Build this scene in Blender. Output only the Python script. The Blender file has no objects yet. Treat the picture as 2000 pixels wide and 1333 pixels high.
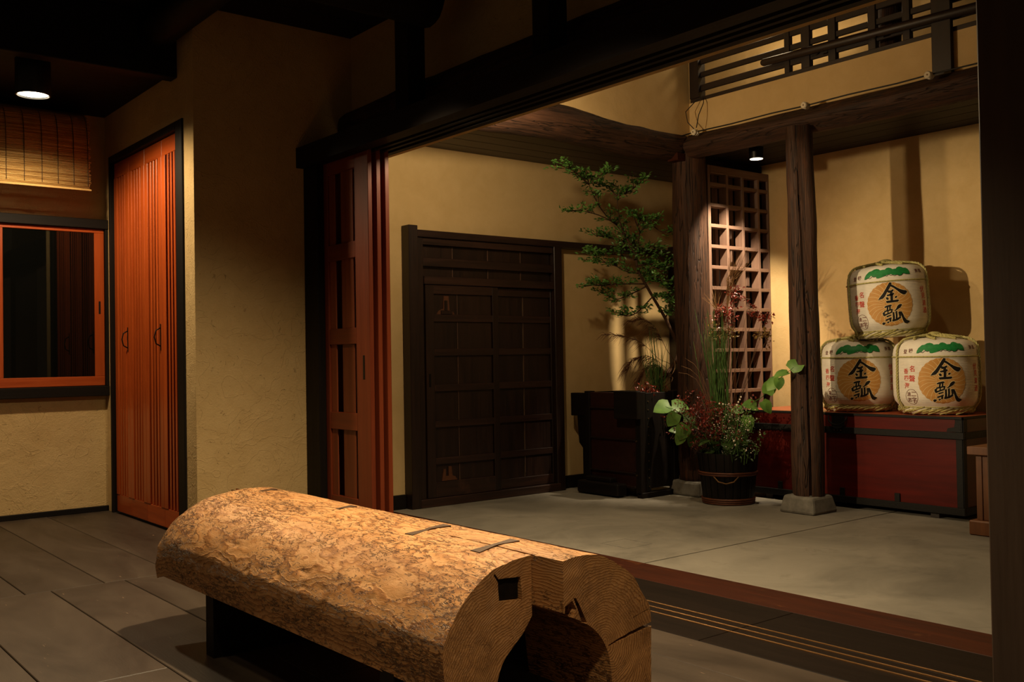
import bpy, bmesh, math, random
from mathutils import Vector, Matrix, noise, geometry

sc = bpy.context.scene
COL = sc.collection

# ------------------------------------------------------------------ camera
CAM_F, CAM_YAW, CAM_PITCH, CAM_ROLL, CAM_H = 1935.31, 0.892066, 0.0177120, -0.0166665, 1.25
_fw = Vector((math.cos(CAM_YAW)*math.cos(CAM_PITCH), math.sin(CAM_YAW)*math.cos(CAM_PITCH), math.sin(CAM_PITCH)))
_r0 = Vector((math.sin(CAM_YAW), -math.cos(CAM_YAW), 0)); _u0 = _r0.cross(_fw)
_r = math.cos(CAM_ROLL)*_r0 + math.sin(CAM_ROLL)*_u0
_u = -math.sin(CAM_ROLL)*_r0 + math.cos(CAM_ROLL)*_u0
cam = bpy.data.cameras.new('camera'); camo = bpy.data.objects.new('camera', cam); COL.objects.link(camo)
camo.matrix_world = Matrix(((_r.x, _u.x, -_fw.x, 0), (_r.y, _u.y, -_fw.y, 0), (_r.z, _u.z, -_fw.z, CAM_H), (0, 0, 0, 1)))
cam.sensor_width = 36; cam.sensor_fit = 'HORIZONTAL'; cam.lens = CAM_F/2000*36
cam.clip_start = 0.05; cam.clip_end = 100
sc.camera = camo

# ------------------------------------------------------------------ world, exposure, lights out of frame
w = bpy.data.worlds.new('world'); sc.world = w; w.use_nodes = True
w.node_tree.nodes['Background'].inputs[0].default_value = (1.0, 0.62, 0.32, 1)
w.node_tree.nodes['Background'].inputs[1].default_value = 0.05
sc.view_settings.view_transform = 'Standard'; sc.view_settings.look = 'None'
sc.view_settings.exposure = 0.0; sc.view_settings.gamma = 1.0; sc.view_settings.use_curve_mapping = False

sc.cycles.max_bounces = 4; sc.cycles.diffuse_bounces = 3; sc.cycles.glossy_bounces = 2; sc.cycles.transmission_bounces = 4
sc.cycles.transparent_max_bounces = 4; sc.cycles.caustics_reflective = False; sc.cycles.caustics_refractive = False

WARM = (1.0, 0.76, 0.45)
def light(name, kind, loc, energy, color=WARM, target=None, size=60, blend=0.5, radius=0.05):
    l = bpy.data.lights.new(name, kind); o = bpy.data.objects.new(name, l); COL.objects.link(o)
    l.energy = energy; l.color = color; o.location = loc
    l.shadow_soft_size = radius
    if kind == 'SPOT': l.spot_size = math.radians(size); l.spot_blend = blend
    if target is not None:
        o.rotation_euler = (Vector(target)-Vector(loc)).to_track_quat('-Z', 'Y').to_euler()
    return o
# long-throw spot in the wooden room, aimed through the opening at the barrels
light('barrel_spot', 'SPOT', (0.5, 5.55, 2.46), 950, WARM, (7.5, 4.15, 1.4), 30, 0.7, 0.05)
# lamp on the courtyard side of the head beam, washing the gate wall
light('gate_lamp', 'POINT', (4.35, 5.35, 2.97), 66, WARM, radius=0.06)
# downlight over the concrete floor
light('earth_floor_spot', 'SPOT', (5.5, 3.9, 4.3), 160, WARM, (5.75, 4.2, 0), 85, 0.9, 0.08)
# downlight over the log bench
light('bench_spot', 'SPOT', (2.6, 3.35, 3.42), 720, WARM, (1.75, 3.75, 0), 134, 0.9, 0.05)
# point light added to brighten the plaster behind the openwork transom
light('loft_fill', 'POINT', (7.25, 5.5, 4.35), 20, WARM, radius=0.08)
# unseen fill spots added to lift the bench ends, post and floor
light('front_fill', 'SPOT', (0.9, 0.7, 3.2), 150, WARM, (1.95, 2.35, 0.35), 46, 0.9, 0.10)
light('left_fill', 'SPOT', (0.2, 4.4, 3.5), 28, WARM, (0.6, 4.9, 0), 95, 1.0, 0.08)

# ------------------------------------------------------------------ helpers
def lin(h):
    h = h.lstrip('#'); c = [int(h[i:i+2], 16)/255 for i in (0, 2, 4)]
    return tuple((x/12.92 if x <= 0.04045 else ((x+0.055)/1.055)**2.4) for x in c)+(1,)

def ray_at(px, py, axis, c):
    d = _fw*CAM_F + _r*(px-1000) - _u*(py-666.5)
    i = 'xyz'.index(axis); o = Vector((0, 0, CAM_H)); t = (c-o[i])/d[i]
    return o+d*t

WL = {}
def setprops(o, label=None, cat=None, group=None, kind=None):
    if label: o['label'] = label
    if cat: o['category'] = cat
    if group: o['group'] = group
    if kind: o['kind'] = kind
    return o
def thing(name, loc, label=None, cat=None, group=None, kind=None):
    o = bpy.data.objects.new(name, None); COL.objects.link(o); o.location = loc; o.empty_display_size = 0.1
    WL[o] = Vector(loc); return setprops(o, label, cat, group, kind)

class MB:
    def __init__(s): s.v = []; s.f = []
    def add(s, vs, fs):
        n = len(s.v); s.v += [Vector(p) for p in vs]; s.f += [tuple(i+n for i in f) for f in fs]; return s
    def box(s, x0, y0, z0, x1, y1, z1, c=0.0):
        x0, x1 = min(x0, x1), max(x0, x1); y0, y1 = min(y0, y1), max(y0, y1); z0, z1 = min(z0, z1), max(z0, z1)
        if c <= 0:
            return s.add([(x0,y0,z0),(x1,y0,z0),(x1,y1,z0),(x0,y1,z0),(x0,y0,z1),(x1,y0,z1),(x1,y1,z1),(x0,y1,z1)],
                         [(0,3,2,1),(4,5,6,7),(0,1,5,4),(1,2,6,5),(2,3,7,6),(3,0,4,7)])
        c = min(c, (x1-x0)*.45, (y1-y0)*.45, (z1-z0)*.45)
        vs = []; idx = {}
        for a in (0, 1):
            for b in (0, 1):
                for d in (0, 1):
                    P = (x1 if a else x0, y1 if b else y0, z1 if d else z0)
                    I = (-c if a else c, -c if b else c, -c if d else c)
                    for k in range(3):   # vertex lying on the face whose normal is axis k
                        q = [P[j]+(0 if j == k else I[j]) for j in range(3)]
                        idx[(a, b, d, k)] = len(vs); vs.append(q)
        fs = []
        def face(keys): 
            pts = [Vector(vs[idx[k]]) for k in keys]
            n = (pts[1]-pts[0]).cross(pts[2]-pts[0]); ctr = sum(pts, Vector())/len(pts)
            mid = Vector(((x0+x1)/2, (y0+y1)/2, (z0+z1)/2)); ids = [idx[k] for k in keys]
            fs.append(tuple(ids if n.dot(ctr-mid) > 0 else ids[::-1]))
        for s_ in (0, 1):
            face([(s_,0,0,0),(s_,1,0,0),(s_,1,1,0),(s_,0,1,0)])
            face([(0,s_,0,1),(1,s_,0,1),(1,s_,1,1),(0,s_,1,1)])
            face([(0,0,s_,2),(1,0,s_,2),(1,1,s_,2),(0,1,s_,2)])
        for p in (0, 1):
            for q in (0, 1):
                face([(p,q,0,0),(p,q,1,0),(p,q,1,1),(p,q,0,1)])
                face([(p,0,q,0),(p,1,q,0),(p,1,q,2),(p,0,q,2)])
                face([(0,p,q,1),(1,p,q,1),(1,p,q,2),(0,p,q,2)])
        for a in (0, 1):
            for b in (0, 1):
                for d in (0, 1): face([(a,b,d,0),(a,b,d,1),(a,b,d,2)])
        return s.add(vs, fs)
    def tube(s, pts, rad, seg=8, cap=True):
        pts = [Vector(p) for p in pts]; n = len(pts)
        rad = rad if hasattr(rad, '__len__') else [rad]*n
        rings = []; up = None
        for i, p in enumerate(pts):
            t = (pts[min(i+1, n-1)]-pts[max(i-1, 0)])
            if t.length < 1e-9: t = Vector((0, 0, 1))
            t.normalize()
            if up is None:
                up = Vector((0, 0, 1)) if abs(t.z) < .9 else Vector((1, 0, 0))
            a = (up-t*up.dot(t)); a.normalize(); b = t.cross(a); up = a
            rings.append([p+(a*math.cos(2*math.pi*k/seg)+b*math.sin(2*math.pi*k/seg))*rad[i] for k in range(seg)])
        vs = [q for r in rings for q in r]; fs = []
        for i in range(n-1):
            for k in range(seg):
                k2 = (k+1) % seg; fs.append((i*seg+k, i*seg+k2, (i+1)*seg+k2, (i+1)*seg+k))
        if cap: fs.append(tuple(range(seg))[::-1]); fs.append(tuple((n-1)*seg+k for k in range(seg)))
        return s.add(vs, fs)
    def lathe(s, prof, seg=32, c=(0, 0, 0), cap=True):
        vs = []; fs = []; n = len(prof)
        for r, z in prof:
            for k in range(seg):
                a = 2*math.pi*k/seg; vs.append((c[0]+r*math.cos(a), c[1]+r*math.sin(a), c[2]+z))
        for i in range(n-1):
            for k in range(seg):
                k2 = (k+1) % seg; fs.append((i*seg+k, i*seg+k2, (i+1)*seg+k2, (i+1)*seg+k))
        if cap: fs.append(tuple(range(seg))[::-1]); fs.append(tuple((n-1)*seg+k for k in range(seg)))
        return s.add(vs, fs)
    def prism(s, poly, axis, a, b):
        """poly 2-D points in the two other axes (order xyz), extruded along axis from a to b"""
        def P(p, t):
            return {'x': (t, p[0], p[1]), 'y': (p[0], t, p[1]), 'z': (p[0], p[1], t)}[axis]
        n = len(poly); vs = [P(p, a) for p in poly]+[P(p, b) for p in poly]
        fs = [tuple(range(n)), tuple(range(2*n-1, n-1, -1))]+[(i, i+n, (i+1) % n+n, (i+1) % n) for i in range(n)]
        return s.add(vs, fs)
    def build(s, name, mat, parent=None, smooth=False, label=None, cat=None, group=None, kind=None, fix=False):
        if parent is not None: org = WL[parent]
        else:
            xs = [p.x for p in s.v]; ys = [p.y for p in s.v]; zs = [p.z for p in s.v]
            org = Vector(((min(xs)+max(xs))/2, (min(ys)+max(ys))/2, min(zs)))
        me = bpy.data.meshes.new(name); me.from_pydata([tuple(p-org) for p in s.v], [], s.f)
        if fix:
            bm = bmesh.new(); bm.from_mesh(me); bmesh.ops.recalc_face_normals(bm, faces=bm.faces); bm.to_mesh(me); bm.free()
        me.materials.append(M[mat] if isinstance(mat, str) else mat)
        if smooth:
            me.polygons.foreach_set('use_smooth', [True]*len(me.polygons))
            if smooth == 'auto':
                try: me.set_sharp_from_angle(angle=math.radians(40))
                except Exception: pass
        me.update()
        o = bpy.data.objects.new(name, me); COL.objects.link(o)
        if parent is not None: o.parent = parent; WL[o] = WL[parent]
        else: o.location = org; WL[o] = org
        return setprops(o, label, cat, group, kind)

def bx(name, mat, parent, x0, y0, z0, x1, y1, z1, c=0.003, **k):
    return MB().box(x0, y0, z0, x1, y1, z1, c).build(name, mat, parent, **k)

def log(p0, p1, r0, r1, seed=0, seg=24, n=30, wob=0.02, hex_=0.0, sq=0.0):
    """a hewn, slightly irregular round timber between two points"""
    p0 = Vector(p0); p1 = Vector(p1); t = (p1-p0).normalized()
    up = Vector((0, 0, 1)) if abs(t.z) < .9 else Vector((1, 0, 0))
    a = (up-t*up.dot(t)).normalized(); b = t.cross(a); vs = []; fs = []
    for i in range(n+1):
        f = i/n; c = p0.lerp(p1, f); r = r0+(r1-r0)*f
        c = c+a*wob*noise.noise(Vector((f*3+seed, 1.3, seed)))+b*wob*noise.noise(Vector((f*3, seed, 7.7)))
        for k in range(seg):
            an = 2*math.pi*k/seg; ca, sa = math.cos(an), math.sin(an)
            rr = r*(1+0.10*noise.noise(Vector((ca*1.2+seed*3, sa*1.2, f*(p1-p0).length*1.6)))+0.035*noise.noise(Vector((ca*4+seed, sa*4, f*(p1-p0).length*5))))
            if hex_:
                m = max(abs(ca), abs(sa), abs(ca*.7071+sa*.7071), abs(ca*.7071-sa*.7071)); rr *= (1-hex_)+hex_*(0.94/m)
            if sq:
                m = max(abs(ca), abs(sa), (abs(ca)+abs(sa))*.80); rr *= (1-sq)+sq/m
            vs.append(c+a*ca*rr+b*sa*rr)
    for i in range(n):
        for k in range(seg):
            k2 = (k+1) % seg; fs.append((i*seg+k, i*seg+k2, (i+1)*seg+k2, (i+1)*seg+k))
    fs.append(tuple(range(seg))[::-1]); fs.append(tuple(n*seg+k for k in range(seg)))
    return MB().add(vs, fs)

# ------------------------------------------------------------------ materials
M = {}
class NT:
    def __init__(s, name):
        m = bpy.data.materials.new(name); m.use_nodes = True; s.m = m; s.t = m.node_tree; s.p = s.t.nodes['Principled BSDF']; M[name] = m
    def n(s, typ, **k):
        nd = s.t.nodes.new('ShaderNode'+typ)
        for a, b in k.items():
            if a.startswith('i_'):
                key = a[2:]; key = int(key) if key.isdigit() else key.replace('_', ' ')
                s.set(nd.inputs[key], b)
            else: setattr(nd, a, b)
        return nd
    def set(s, inp, b):
        if isinstance(b, bpy.types.NodeSocket): s.t.links.new(b, inp)
        else: inp.default_value = b
    def P(s, **k):
        for a, b in k.items(): s.set(s.p.inputs[a.replace('_', ' ')], b)
    def coord(s, scale=(1, 1, 1), rnd=True):
        tc = s.n('TexCoord'); mp = s.n('Mapping'); s.t.links.new(tc.outputs['Object'], mp.inputs['Vector']); mp.inputs['Scale'].default_value = scale
        if rnd:
            oi = s.n('ObjectInfo'); mul = s.n('VectorMath', operation='SCALE'); s.t.links.new(oi.outputs['Random'], mul.inputs['Scale'])
            mul.inputs[0].default_value = (13.1, 27.7, 19.3); s.t.links.new(mul.outputs[0], mp.inputs['Location'])
        return mp.outputs[0]
    def noise(s, vec, scale, detail=5, rough=.55, dist=0.0):
        return s.n('TexNoise', i_Vector=vec, i_Scale=scale, i_Detail=detail, i_Roughness=rough, i_Distortion=dist).outputs['Fac']
    def ramp(s, fac, stops, interp='LINEAR'):
        r = s.n('ValToRGB', i_Fac=fac); cr = r.color_ramp; cr.interpolation = interp
        while len(cr.elements) < len(stops): cr.elements.new(.5)
        for e, (p, c) in zip(cr.elements, stops):
            e.position = p; e.color = c if len(c) == 4 else tuple(c)+(1,)
        return r.outputs['Color']
    def mix(s, fac, a, b, blend='MIX'):
        m = s.n('Mix', data_type='RGBA', blend_type=blend)
        for i, v in ((0, fac), (6, a), (7, b)): s.set(m.inputs[i], v)
        return m.outputs[2]
    def math(s, op, a, b=0.0, c=0.0):
        m = s.n('Math', operation=op)
        for i, v in enumerate((a, b, c)): s.set(m.inputs[i], v)
        return m.outputs[0]
    def bump(s, h, strength=.3, dist=.01, normal=None):
        b = s.n('Bump', i_Height=h, i_Strength=strength, i_Distance=dist)
        if normal is not None: s.t.links.new(normal, b.inputs['Normal'])
        return b.outputs[0]

def wood(name, dark, light_, axis='z', rough=.5, scale=1.0, bump=.25, spec=.5, rnd=.25, worn=None):
    t = NT(name); sc3 = {'x': (1.2, 22, 22), 'y': (22, 1.2, 22), 'z': (22, 22, 1.2)}[axis]
    v = t.coord(tuple(q*scale for q in sc3))
    a = t.noise(v, 1.0, 6, .6, .6); b = t.noise(v, 4.0, 4, .6)
    f = t.math('ADD', t.math('MULTIPLY', a, .7), t.math('MULTIPLY', b, .3))
    col = t.ramp(f, [(.32, lin(dark)), (.68, lin(light_))])
    oi = t.n('ObjectInfo'); k = t.math('ADD', t.math('MULTIPLY', oi.outputs['Random'], rnd), 1-rnd*.5)
    kk = t.n('CombineXYZ', i_X=k, i_Y=k, i_Z=k).outputs[0]
    col = t.mix(1.0, col, kk, 'MULTIPLY')
    if worn:
        v2 = t.coord((3, 3, 3) if axis != 'z' else (6, 6, 2)); wn = t.noise(v2, 1.2, 5, .65)
        col = t.mix(t.math('MULTIPLY', t.ramp(wn, [(.60, (0, 0, 0)), (.72, (1, 1, 1))]), .6), col, lin(worn))
    h = f
    if bump >= 1.0:     # old hewn timber: long drying checks
        c3 = {'x': (.9, 14, 14), 'y': (14, .9, 14), 'z': (14, 14, .9)}[axis]; cn = t.noise(t.coord(c3), 1.0, 3, .6, .5)
        ck_ = t.ramp(t.math('ABSOLUTE', t.math('SUBTRACT', cn, .5)), [(0, (1, 1, 1)), (.014, (0, 0, 0))])
        col = t.mix(t.math('MULTIPLY', ck_, .85), col, lin('#070403')); h = t.math('SUBTRACT', f, t.math('MULTIPLY', ck_, .8))
    t.P(Base_Color=col, Roughness=t.math('ADD', t.math('MULTIPLY', b, .2), rough-.1), Specular_IOR_Level=spec, Normal=t.bump(h, min(bump, 1.0), .004 if bump < 1 else .008))
    return t.m

def plain(name, col, rough=.5, metal=0.0, spec=.5, var=.15, bump=0.0, scale=30):
    t = NT(name); v = t.coord((1, 1, 1)); n = t.noise(v, scale, 4, .6)
    c = t.mix(1.0, lin(col), t.ramp(n, [(.3, (1-var,)*3), (.7, (1+var,)*3)]), 'MULTIPLY')
    t.P(Base_Color=c, Roughness=rough, Metallic=metal, Specular_IOR_Level=spec)
    if bump: t.P(Normal=t.bump(n, bump, .004))
    return t.m

def plaster(name, c0, c1, bump=.6, grit=1.0):
    t = NT(name); v = t.coord((1, 1, 1), False)
    big = t.noise(v, .9, 3, .5); mid = t.noise(v, 7, 6, .6, .4); fine = t.noise(v, 90, 4, .65)
    pit = t.ramp(t.noise(v, 26, 3, .7, .8), [(.66, (0, 0, 0)), (.74, (1, 1, 1))])
    col = t.ramp(t.math('ADD', t.math('MULTIPLY', big, .5), t.math('MULTIPLY', mid, .5)), [(.35, lin(c0)), (.65, lin(c1))])
    # trowel ridges: thin contour lines of a slow noise, only here and there
    tr = t.noise(v, 3.2, 2, .5, 1.5); line = t.ramp(t.math('ABSOLUTE', t.math('SUBTRACT', tr, .52)), [(.0, (1, 1, 1)), (.012, (0, 0, 0))])
    h = t.math('ADD', t.math('MULTIPLY', fine, .28*grit), t.math('MULTIPLY', mid, .8))
    h = t.math('SUBTRACT', h, t.math('MULTIPLY', pit, .35*grit)); h = t.math('ADD', h, t.math('MULTIPLY', line, .12*grit))
    t.P(Base_Color=col, Roughness=.93, Specular_IOR_Level=.15, Normal=t.bump(h, bump, .012))
    return t.m

plaster('plaster_rough', '#C2A471', '#D0B380', 1.0, 1.2)
plaster('plaster_smooth', '#C6A874', '#D2B582', .3, .6)
plaster('plaster_barrel_wall', '#C4A672', '#D4B784', .4, .9)
wood('dark_timber', '#150D08', '#2C1C12', 'z', .5)
wood('dark_timber_x', '#150D08', '#2C1C12', 'x', .5)
wood('dark_timber_y', '#150D08', '#2C1C12', 'y', .5)
wood('black_timber', '#0B0806', '#1A120D', 'z', .6, spec=.2)
wood('black_timber_x', '#0B0806', '#1A120D', 'x', .6, spec=.2)
wood('black_timber_y', '#0B0806', '#1A120D', 'y', .6, spec=.2)
wood('gate_timber', '#120A07', '#2C1A12', 'z', .42, rnd=.4)
wood('gate_timber_x', '#1A0F0A', '#38221A', 'x', .42, rnd=.4, worn='#4A2E22')
wood('cedar', '#9A3E12', '#BA541E', 'z', .38, bump=.1)
wood('cedar_y', '#9A3E12', '#BA541E', 'y', .38, bump=.1)
wood('cedar_x', '#9A3E12', '#BA541E', 'x', .38, bump=.1)
wood('cedar_gap_shade', '#4E1A0A', '#66260F', 'z', .55, bump=.1)  # same cedar, darkened to paint the shade between the slats
wood('panel_wood', '#6A2A12', '#843A1A', 'z', .42, bump=.1)
wood('panel_wood_y', '#6A2A12', '#843A1A', 'y', .42, bump=.1)
wood('panel_slat', '#74341A', '#904824', 'z', .5, bump=.1)
wood('post_wood', '#150C07', '#50321F', 'z', .68, 2.0, bump=1.0, spec=.3, worn='#5E3720')
wood('hewn_log_x', '#170D08', '#523626', 'x', .68, 1.8, bump=1.0, spec=.3, worn='#60391F')
wood('hewn_log_y', '#170D08', '#523626', 'y', .68, 1.8, bump=1.0, spec=.3, worn='#60391F')
wood('lattice_wood', '#6A5044', '#866A5A', 'x', .5, bump=.1)
wood('lattice_wood_z', '#6A5044', '#866A5A', 'z', .5, bump=.1)
wood('pedestal_wood', '#5E3A20', '#7A4C2A', 'z', .5, bump=.1)
wood('front_post', '#3C2E24', '#4A3A2E', 'z', .5, bump=.15)
wood('sill_beam', '#2C130B', '#48200F', 'y', .55, spec=.15, bump=.2, worn='#7A4A24')
wood('threshold', '#120C08', '#1E150F', 'y', .6, bump=.1, spec=.1)
plain('iron', '#0E0B08', .6, .1, .25, .3, .3, 60)
plain('brass', '#8C6A44', .34, .9, .5, .1)
plain('nail', '#6E5A40', .4, .8)
plain('black_metal', '#0A0A0A', .35, .3)
plain('cable', '#0C0907', .6)
plain('porcelain', '#D8CDB4', .25, 0, .6, .05)
plain('stone_base', '#77736A', .9, 0, .2, .25, .6, 14)
plain('straw', '#A9A066', .8, 0, .2, .35, .5, 70)
plain('rope_straw', '#B3AB72', .8, 0, .2, .3, .4, 90)
plain('ink_black', '#16120F', .6, 0, .3, .05)
plain('ink_red', '#C23C2C', .6, 0, .3, .1)
plain('ink_brown', '#6A3426', .6, 0, .3, .1)
plain('ink_gold', '#C08C48', .55, 0, .3, .06)
plain('ink_cream', '#E6CF9A', .6, 0, .3, .05)
plain('ink_green', '#1E7A3A', .55, 0, .3, .2, 0, 40)
plain('reed_cord', '#3A2412', .8)
plain('soil', '#1A120C', .95)
plain('bark', '#4A3424', .8, 0, .3, .4, .6, 60)
plain('stem_green', '#3C5A22', .6, 0, .3, .3)
plain('dry_grass', '#7A5A38', .8, 0, .2, .3)
plain('plume', '#5A3A28', .9, 0, .1, .3)
plain('petal_white', '#E8D8C0', .7, 0, .3, .1)
plain('bucket_hoop', '#5E331C', .5, 0, .5, .2)
wood('bucket_wood', '#0C0806', '#18100C', 'z', .5, spec=.25)

def leafmat(name, c0, c1, rough=.4):
    t = NT(name); v = t.coord((1, 1, 1)); n = t.noise(v, 9, 3, .6)
    t.P(Base_Color=t.ramp(n, [(.3, lin(c0)), (.7, lin(c1))]), Roughness=rough, Specular_IOR_Level=.45)
    tr = t.n('BsdfTranslucent', i_Color=lin(c1)); ms = t.n('MixShader', i_Fac=.22)
    t.t.links.new(t.p.outputs[0], ms.inputs[1]); t.t.links.new(tr.outputs[0], ms.inputs[2])
    t.t.links.new(ms.outputs[0], t.t.nodes['Material Output'].inputs['Surface'])
leafmat('leaf_shrub', '#3E6A2C', '#6E9E4A')
leafmat('leaf_vine', '#4C7230', '#769E48')
leafmat('leaf_dark', '#2A3C18', '#46602A')
leafmat('leaf_red', '#561C14', '#8A3426', .3)
leafmat('leaf_bronze', '#5A3A1C', '#8A7440', .25)

def red_lacquer():
    t = NT('red_lacquer'); v = t.coord((3, 1.2, 14)); n = t.noise(v, 1.5, 5, .6); s = t.noise(t.coord((1, 1, 1)), 40, 3, .7)
    sp = t.ramp(s, [(.72, (0, 0, 0)), (.76, (1, 1, 1))])
    col = t.mix(t.math('MULTIPLY', sp, .25), t.ramp(n, [(.3, lin('#3E0A05')), (.7, lin('#541008'))]), lin('#A06040'))
    t.P(Base_Color=col, Roughness=.4, Specular_IOR_Level=.2, Normal=t.bump(n, .05, .004))
red_lacquer()
plain('red_lid_top', '#9A4A2E', .3, 0, .5, .15, .05, 12)

def concrete():
    t = NT('concrete'); v = t.coord((1, 1, 1), False)
    a = t.noise(v, 1.3, 6, .6, .7); b = t.noise(v, 5, 6, .65, .4); c = t.noise(v, 120, 3, .6)
    col = t.ramp(a, [(.3, lin('#69645A')), (.5, lin('#837D71')), (.7, lin('#938C7F'))])
    st = t.ramp(b, [(.58, (0, 0, 0)), (.75, (1, 1, 1))]); col = t.mix(t.math('MULTIPLY', st, .45), col, lin('#4E4C44'))
    sp = t.ramp(t.noise(v, 22, 2, .5), [(.74, (0, 0, 0)), (.77, (1, 1, 1))]); col = t.mix(t.math('MULTIPLY', sp, .4), col, lin('#4A4238'))
    t.P(Base_Color=col, Roughness=t.math('ADD', .48, t.math('MULTIPLY', b, .3)), Specular_IOR_Level=.4,
        Normal=t.bump(t.math('ADD', t.math('MULTIPLY', c, .3), b), .12, .006))
concrete()
def planks():
    t = NT('floor_plank'); v = t.coord((5, .8, 5)); a = t.noise(v, 1.2, 6, .6, 1.2); w_ = t.coord((1, .3, 1)); b = t.noise(w_, 3, 5, .6, .5)
    rings = t.math('FRACT', t.math('MULTIPLY', a, 14.0)); rings = t.math('ABSOLUTE', t.math('SUBTRACT', rings, .5))
    col = t.ramp(b, [(.3, lin('#332B24')), (.5, lin('#443A31')), (.7, lin('#52473C'))])
    oi = t.n('ObjectInfo'); k = t.math('ADD', t.math('MULTIPLY', oi.outputs['Random'], .25), .87); kk = t.n('CombineXYZ', i_X=k, i_Y=k, i_Z=k).outputs[0]
    col = t.mix(1.0, col, kk, 'MULTIPLY')
    scr = t.ramp(t.noise(t.coord((60, 9, 60)), 1.0, 2, .5), [(.73, (0, 0, 0)), (.77, (1, 1, 1))])
    col = t.mix(t.math('MULTIPLY', scr, .5), col, lin('#A08468'))
    t.P(Base_Color=col, Roughness=t.math('ADD', .36, t.math('MULTIPLY', b, .25)), Specular_IOR_Level=.22,
        Normal=t.bump(t.math('ADD', t.math('MULTIPLY', rings, .25), b), .22, .005))
planks()
def barrel_mat():
    t = NT('barrel_mat'); tc = t.coord((1, 1, 1), False); sep = t.n('SeparateXYZ', i_Vector=tc)
    rib = t.math('SINE', t.math('MULTIPLY', sep.outputs['Z'], 520.0)); n = t.noise(tc, 12, 4, .6)
    col = t.ramp(n, [(.3, lin('#D8CFBE')), (.7, lin('#E6DECE'))])
    t.P(Base_Color=col, Roughness=.7, Specular_IOR_Level=.25, Normal=t.bump(t.math('ADD', t.math('MULTIPLY', rib, .3), t.math('MULTIPLY', n, 1.2)), .35, .004))
barrel_mat()
def glass():
    t = NT('window_glass'); t.P(Base_Color=(.02, .022, .018, 1), Roughness=.02, Specular_IOR_Level=.5, Transmission_Weight=.85, IOR=1.5)
glass()
def emit(name, strength, col=(1.0, .86, .62, 1)):
    t = NT(name); t.P(Base_Color=(.8, .8, .8, 1), Emission_Color=col, Emission_Strength=strength)
emit('lamp_glow', 14)
emit('lamp_glow_small', 6)

def bench_wood(name, px, pz, seed):
    t = NT(name); tc = t.n('TexCoord').outputs['Object']
    def mp(sc_, loc=(0, 0, 0)): return t.n('Mapping', i_Vector=tc, i_Scale=sc_, i_Location=loc).outputs[0]
    nz = t.n('TexNoise', i_Vector=mp((2.6, 1.0, 2.6), (seed, seed*2, 0)), i_Scale=2.6, i_Detail=4.0, i_Roughness=.5)
    off = t.n('VectorMath', operation='SUBTRACT'); t.t.links.new(nz.outputs['Color'], off.inputs[0]); off.inputs[1].default_value = (.5, .5, .5)
    sc_ = t.n('VectorMath', operation='SCALE', i_Scale=.075); t.t.links.new(off.outputs[0], sc_.inputs[0])
    ad = t.n('VectorMath', operation='ADD'); t.t.links.new(tc, ad.inputs[0]); t.t.links.new(sc_.outputs[0], ad.inputs[1])
    s = t.n('SeparateXYZ', i_Vector=ad.outputs[0])
    dx = t.math('SUBTRACT', s.outputs['X'], px); dz = t.math('SUBTRACT', s.outputs['Z'], pz)
    r = t.math('SQRT', t.math('ADD', t.math('MULTIPLY', dx, dx), t.math('MULTIPLY', dz, dz)))
    fr = t.math('FRACT', t.math('MULTIPLY', r, 118.0))                      # growth rings, slow rise and sharp drop
    ring = t.ramp(fr, [(0, (0, 0, 0)), (.5, (.35,)*3), (.82, (1, 1, 1)), (1.0, (0, 0, 0))])
    col = t.ramp(ring, [(0, lin('#CE9C68')), (.5, lin('#C08850')), (1, lin('#98663A'))])
    big = t.noise(mp((3, 1.1, 3)), 2.2, 5, .65)
    col = t.mix(t.ramp(big, [(.45, (0, 0, 0)), (.72, (.5,)*3)]), col, lin('#7E5632'))
    ar = t.noise(mp((4, 1.8, 4)), 1.0, 3, .6)
    pn = t.noise(mp((75, 30, 75)), 1.0, 4, .65, 1.2)
    th = t.math('ADD', pn, t.math('MULTIPLY', t.math('SUBTRACT', ar, .5), .5))
    ge = t.n('NewGeometry'); ny = t.math('ABSOLUTE', t.n('SeparateXYZ', i_Vector=ge.outputs['True Normal']).outputs['Y'])
    long_ = t.math('SUBTRACT', 1.0, t.math('MULTIPLY', t.math('GREATER_THAN', ny, .8), .8))    # few worm holes on end grain
    pit = t.math('MULTIPLY', t.ramp(th, [(.555, (0, 0, 0)), (.62, (1, 1, 1))]), long_)
    cn = t.noise(mp((30, 7, 30), (3, 5, 1)), 1.0, 4, .6, .9)
    crack = t.ramp(t.math('ABSOLUTE', t.math('SUBTRACT', cn, .5)), [(0, (1, 1, 1)), (.016, (0, 0, 0))])
    cm = t.math('MULTIPLY', t.math('MULTIPLY', crack, long_), t.ramp(ar, [(.40, (0, 0, 0)), (.56, (1, 1, 1))]))
    col = t.mix(t.math('MULTIPLY', pit, .75), col, lin('#5A3418')); col = t.mix(t.math('MULTIPLY', cm, .9), col, lin('#2E180A'))
    h = t.math('ADD', t.math('MULTIPLY', ring, .2), t.math('MULTIPLY', pn, .3))
    h = t.math('SUBTRACT', h, t.math('MULTIPLY', pit, .8)); h = t.math('SUBTRACT', h, t.math('MULTIPLY', cm, .9))
    t.P(Base_Color=col, Roughness=.5, Specular_IOR_Level=.45, Normal=t.bump(h, 1.0, .005))
def reed_mat():
    t = NT('reed'); a = t.noise(t.coord((.8, 1, 190), False), 1.0, 2, .5); b = t.noise(t.coord((3, 1, 60), False), 1.0, 2, .5)
    t.P(Base_Color=t.ramp(t.math('ADD', t.math('MULTIPLY', a, .6), t.math('MULTIPLY', b, .4)), [(.35, lin('#8A6434')), (.5, lin('#C09A5C')), (.65, lin('#DAB87C'))]), Roughness=.6, Specular_IOR_Level=.3)
reed_mat()
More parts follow.
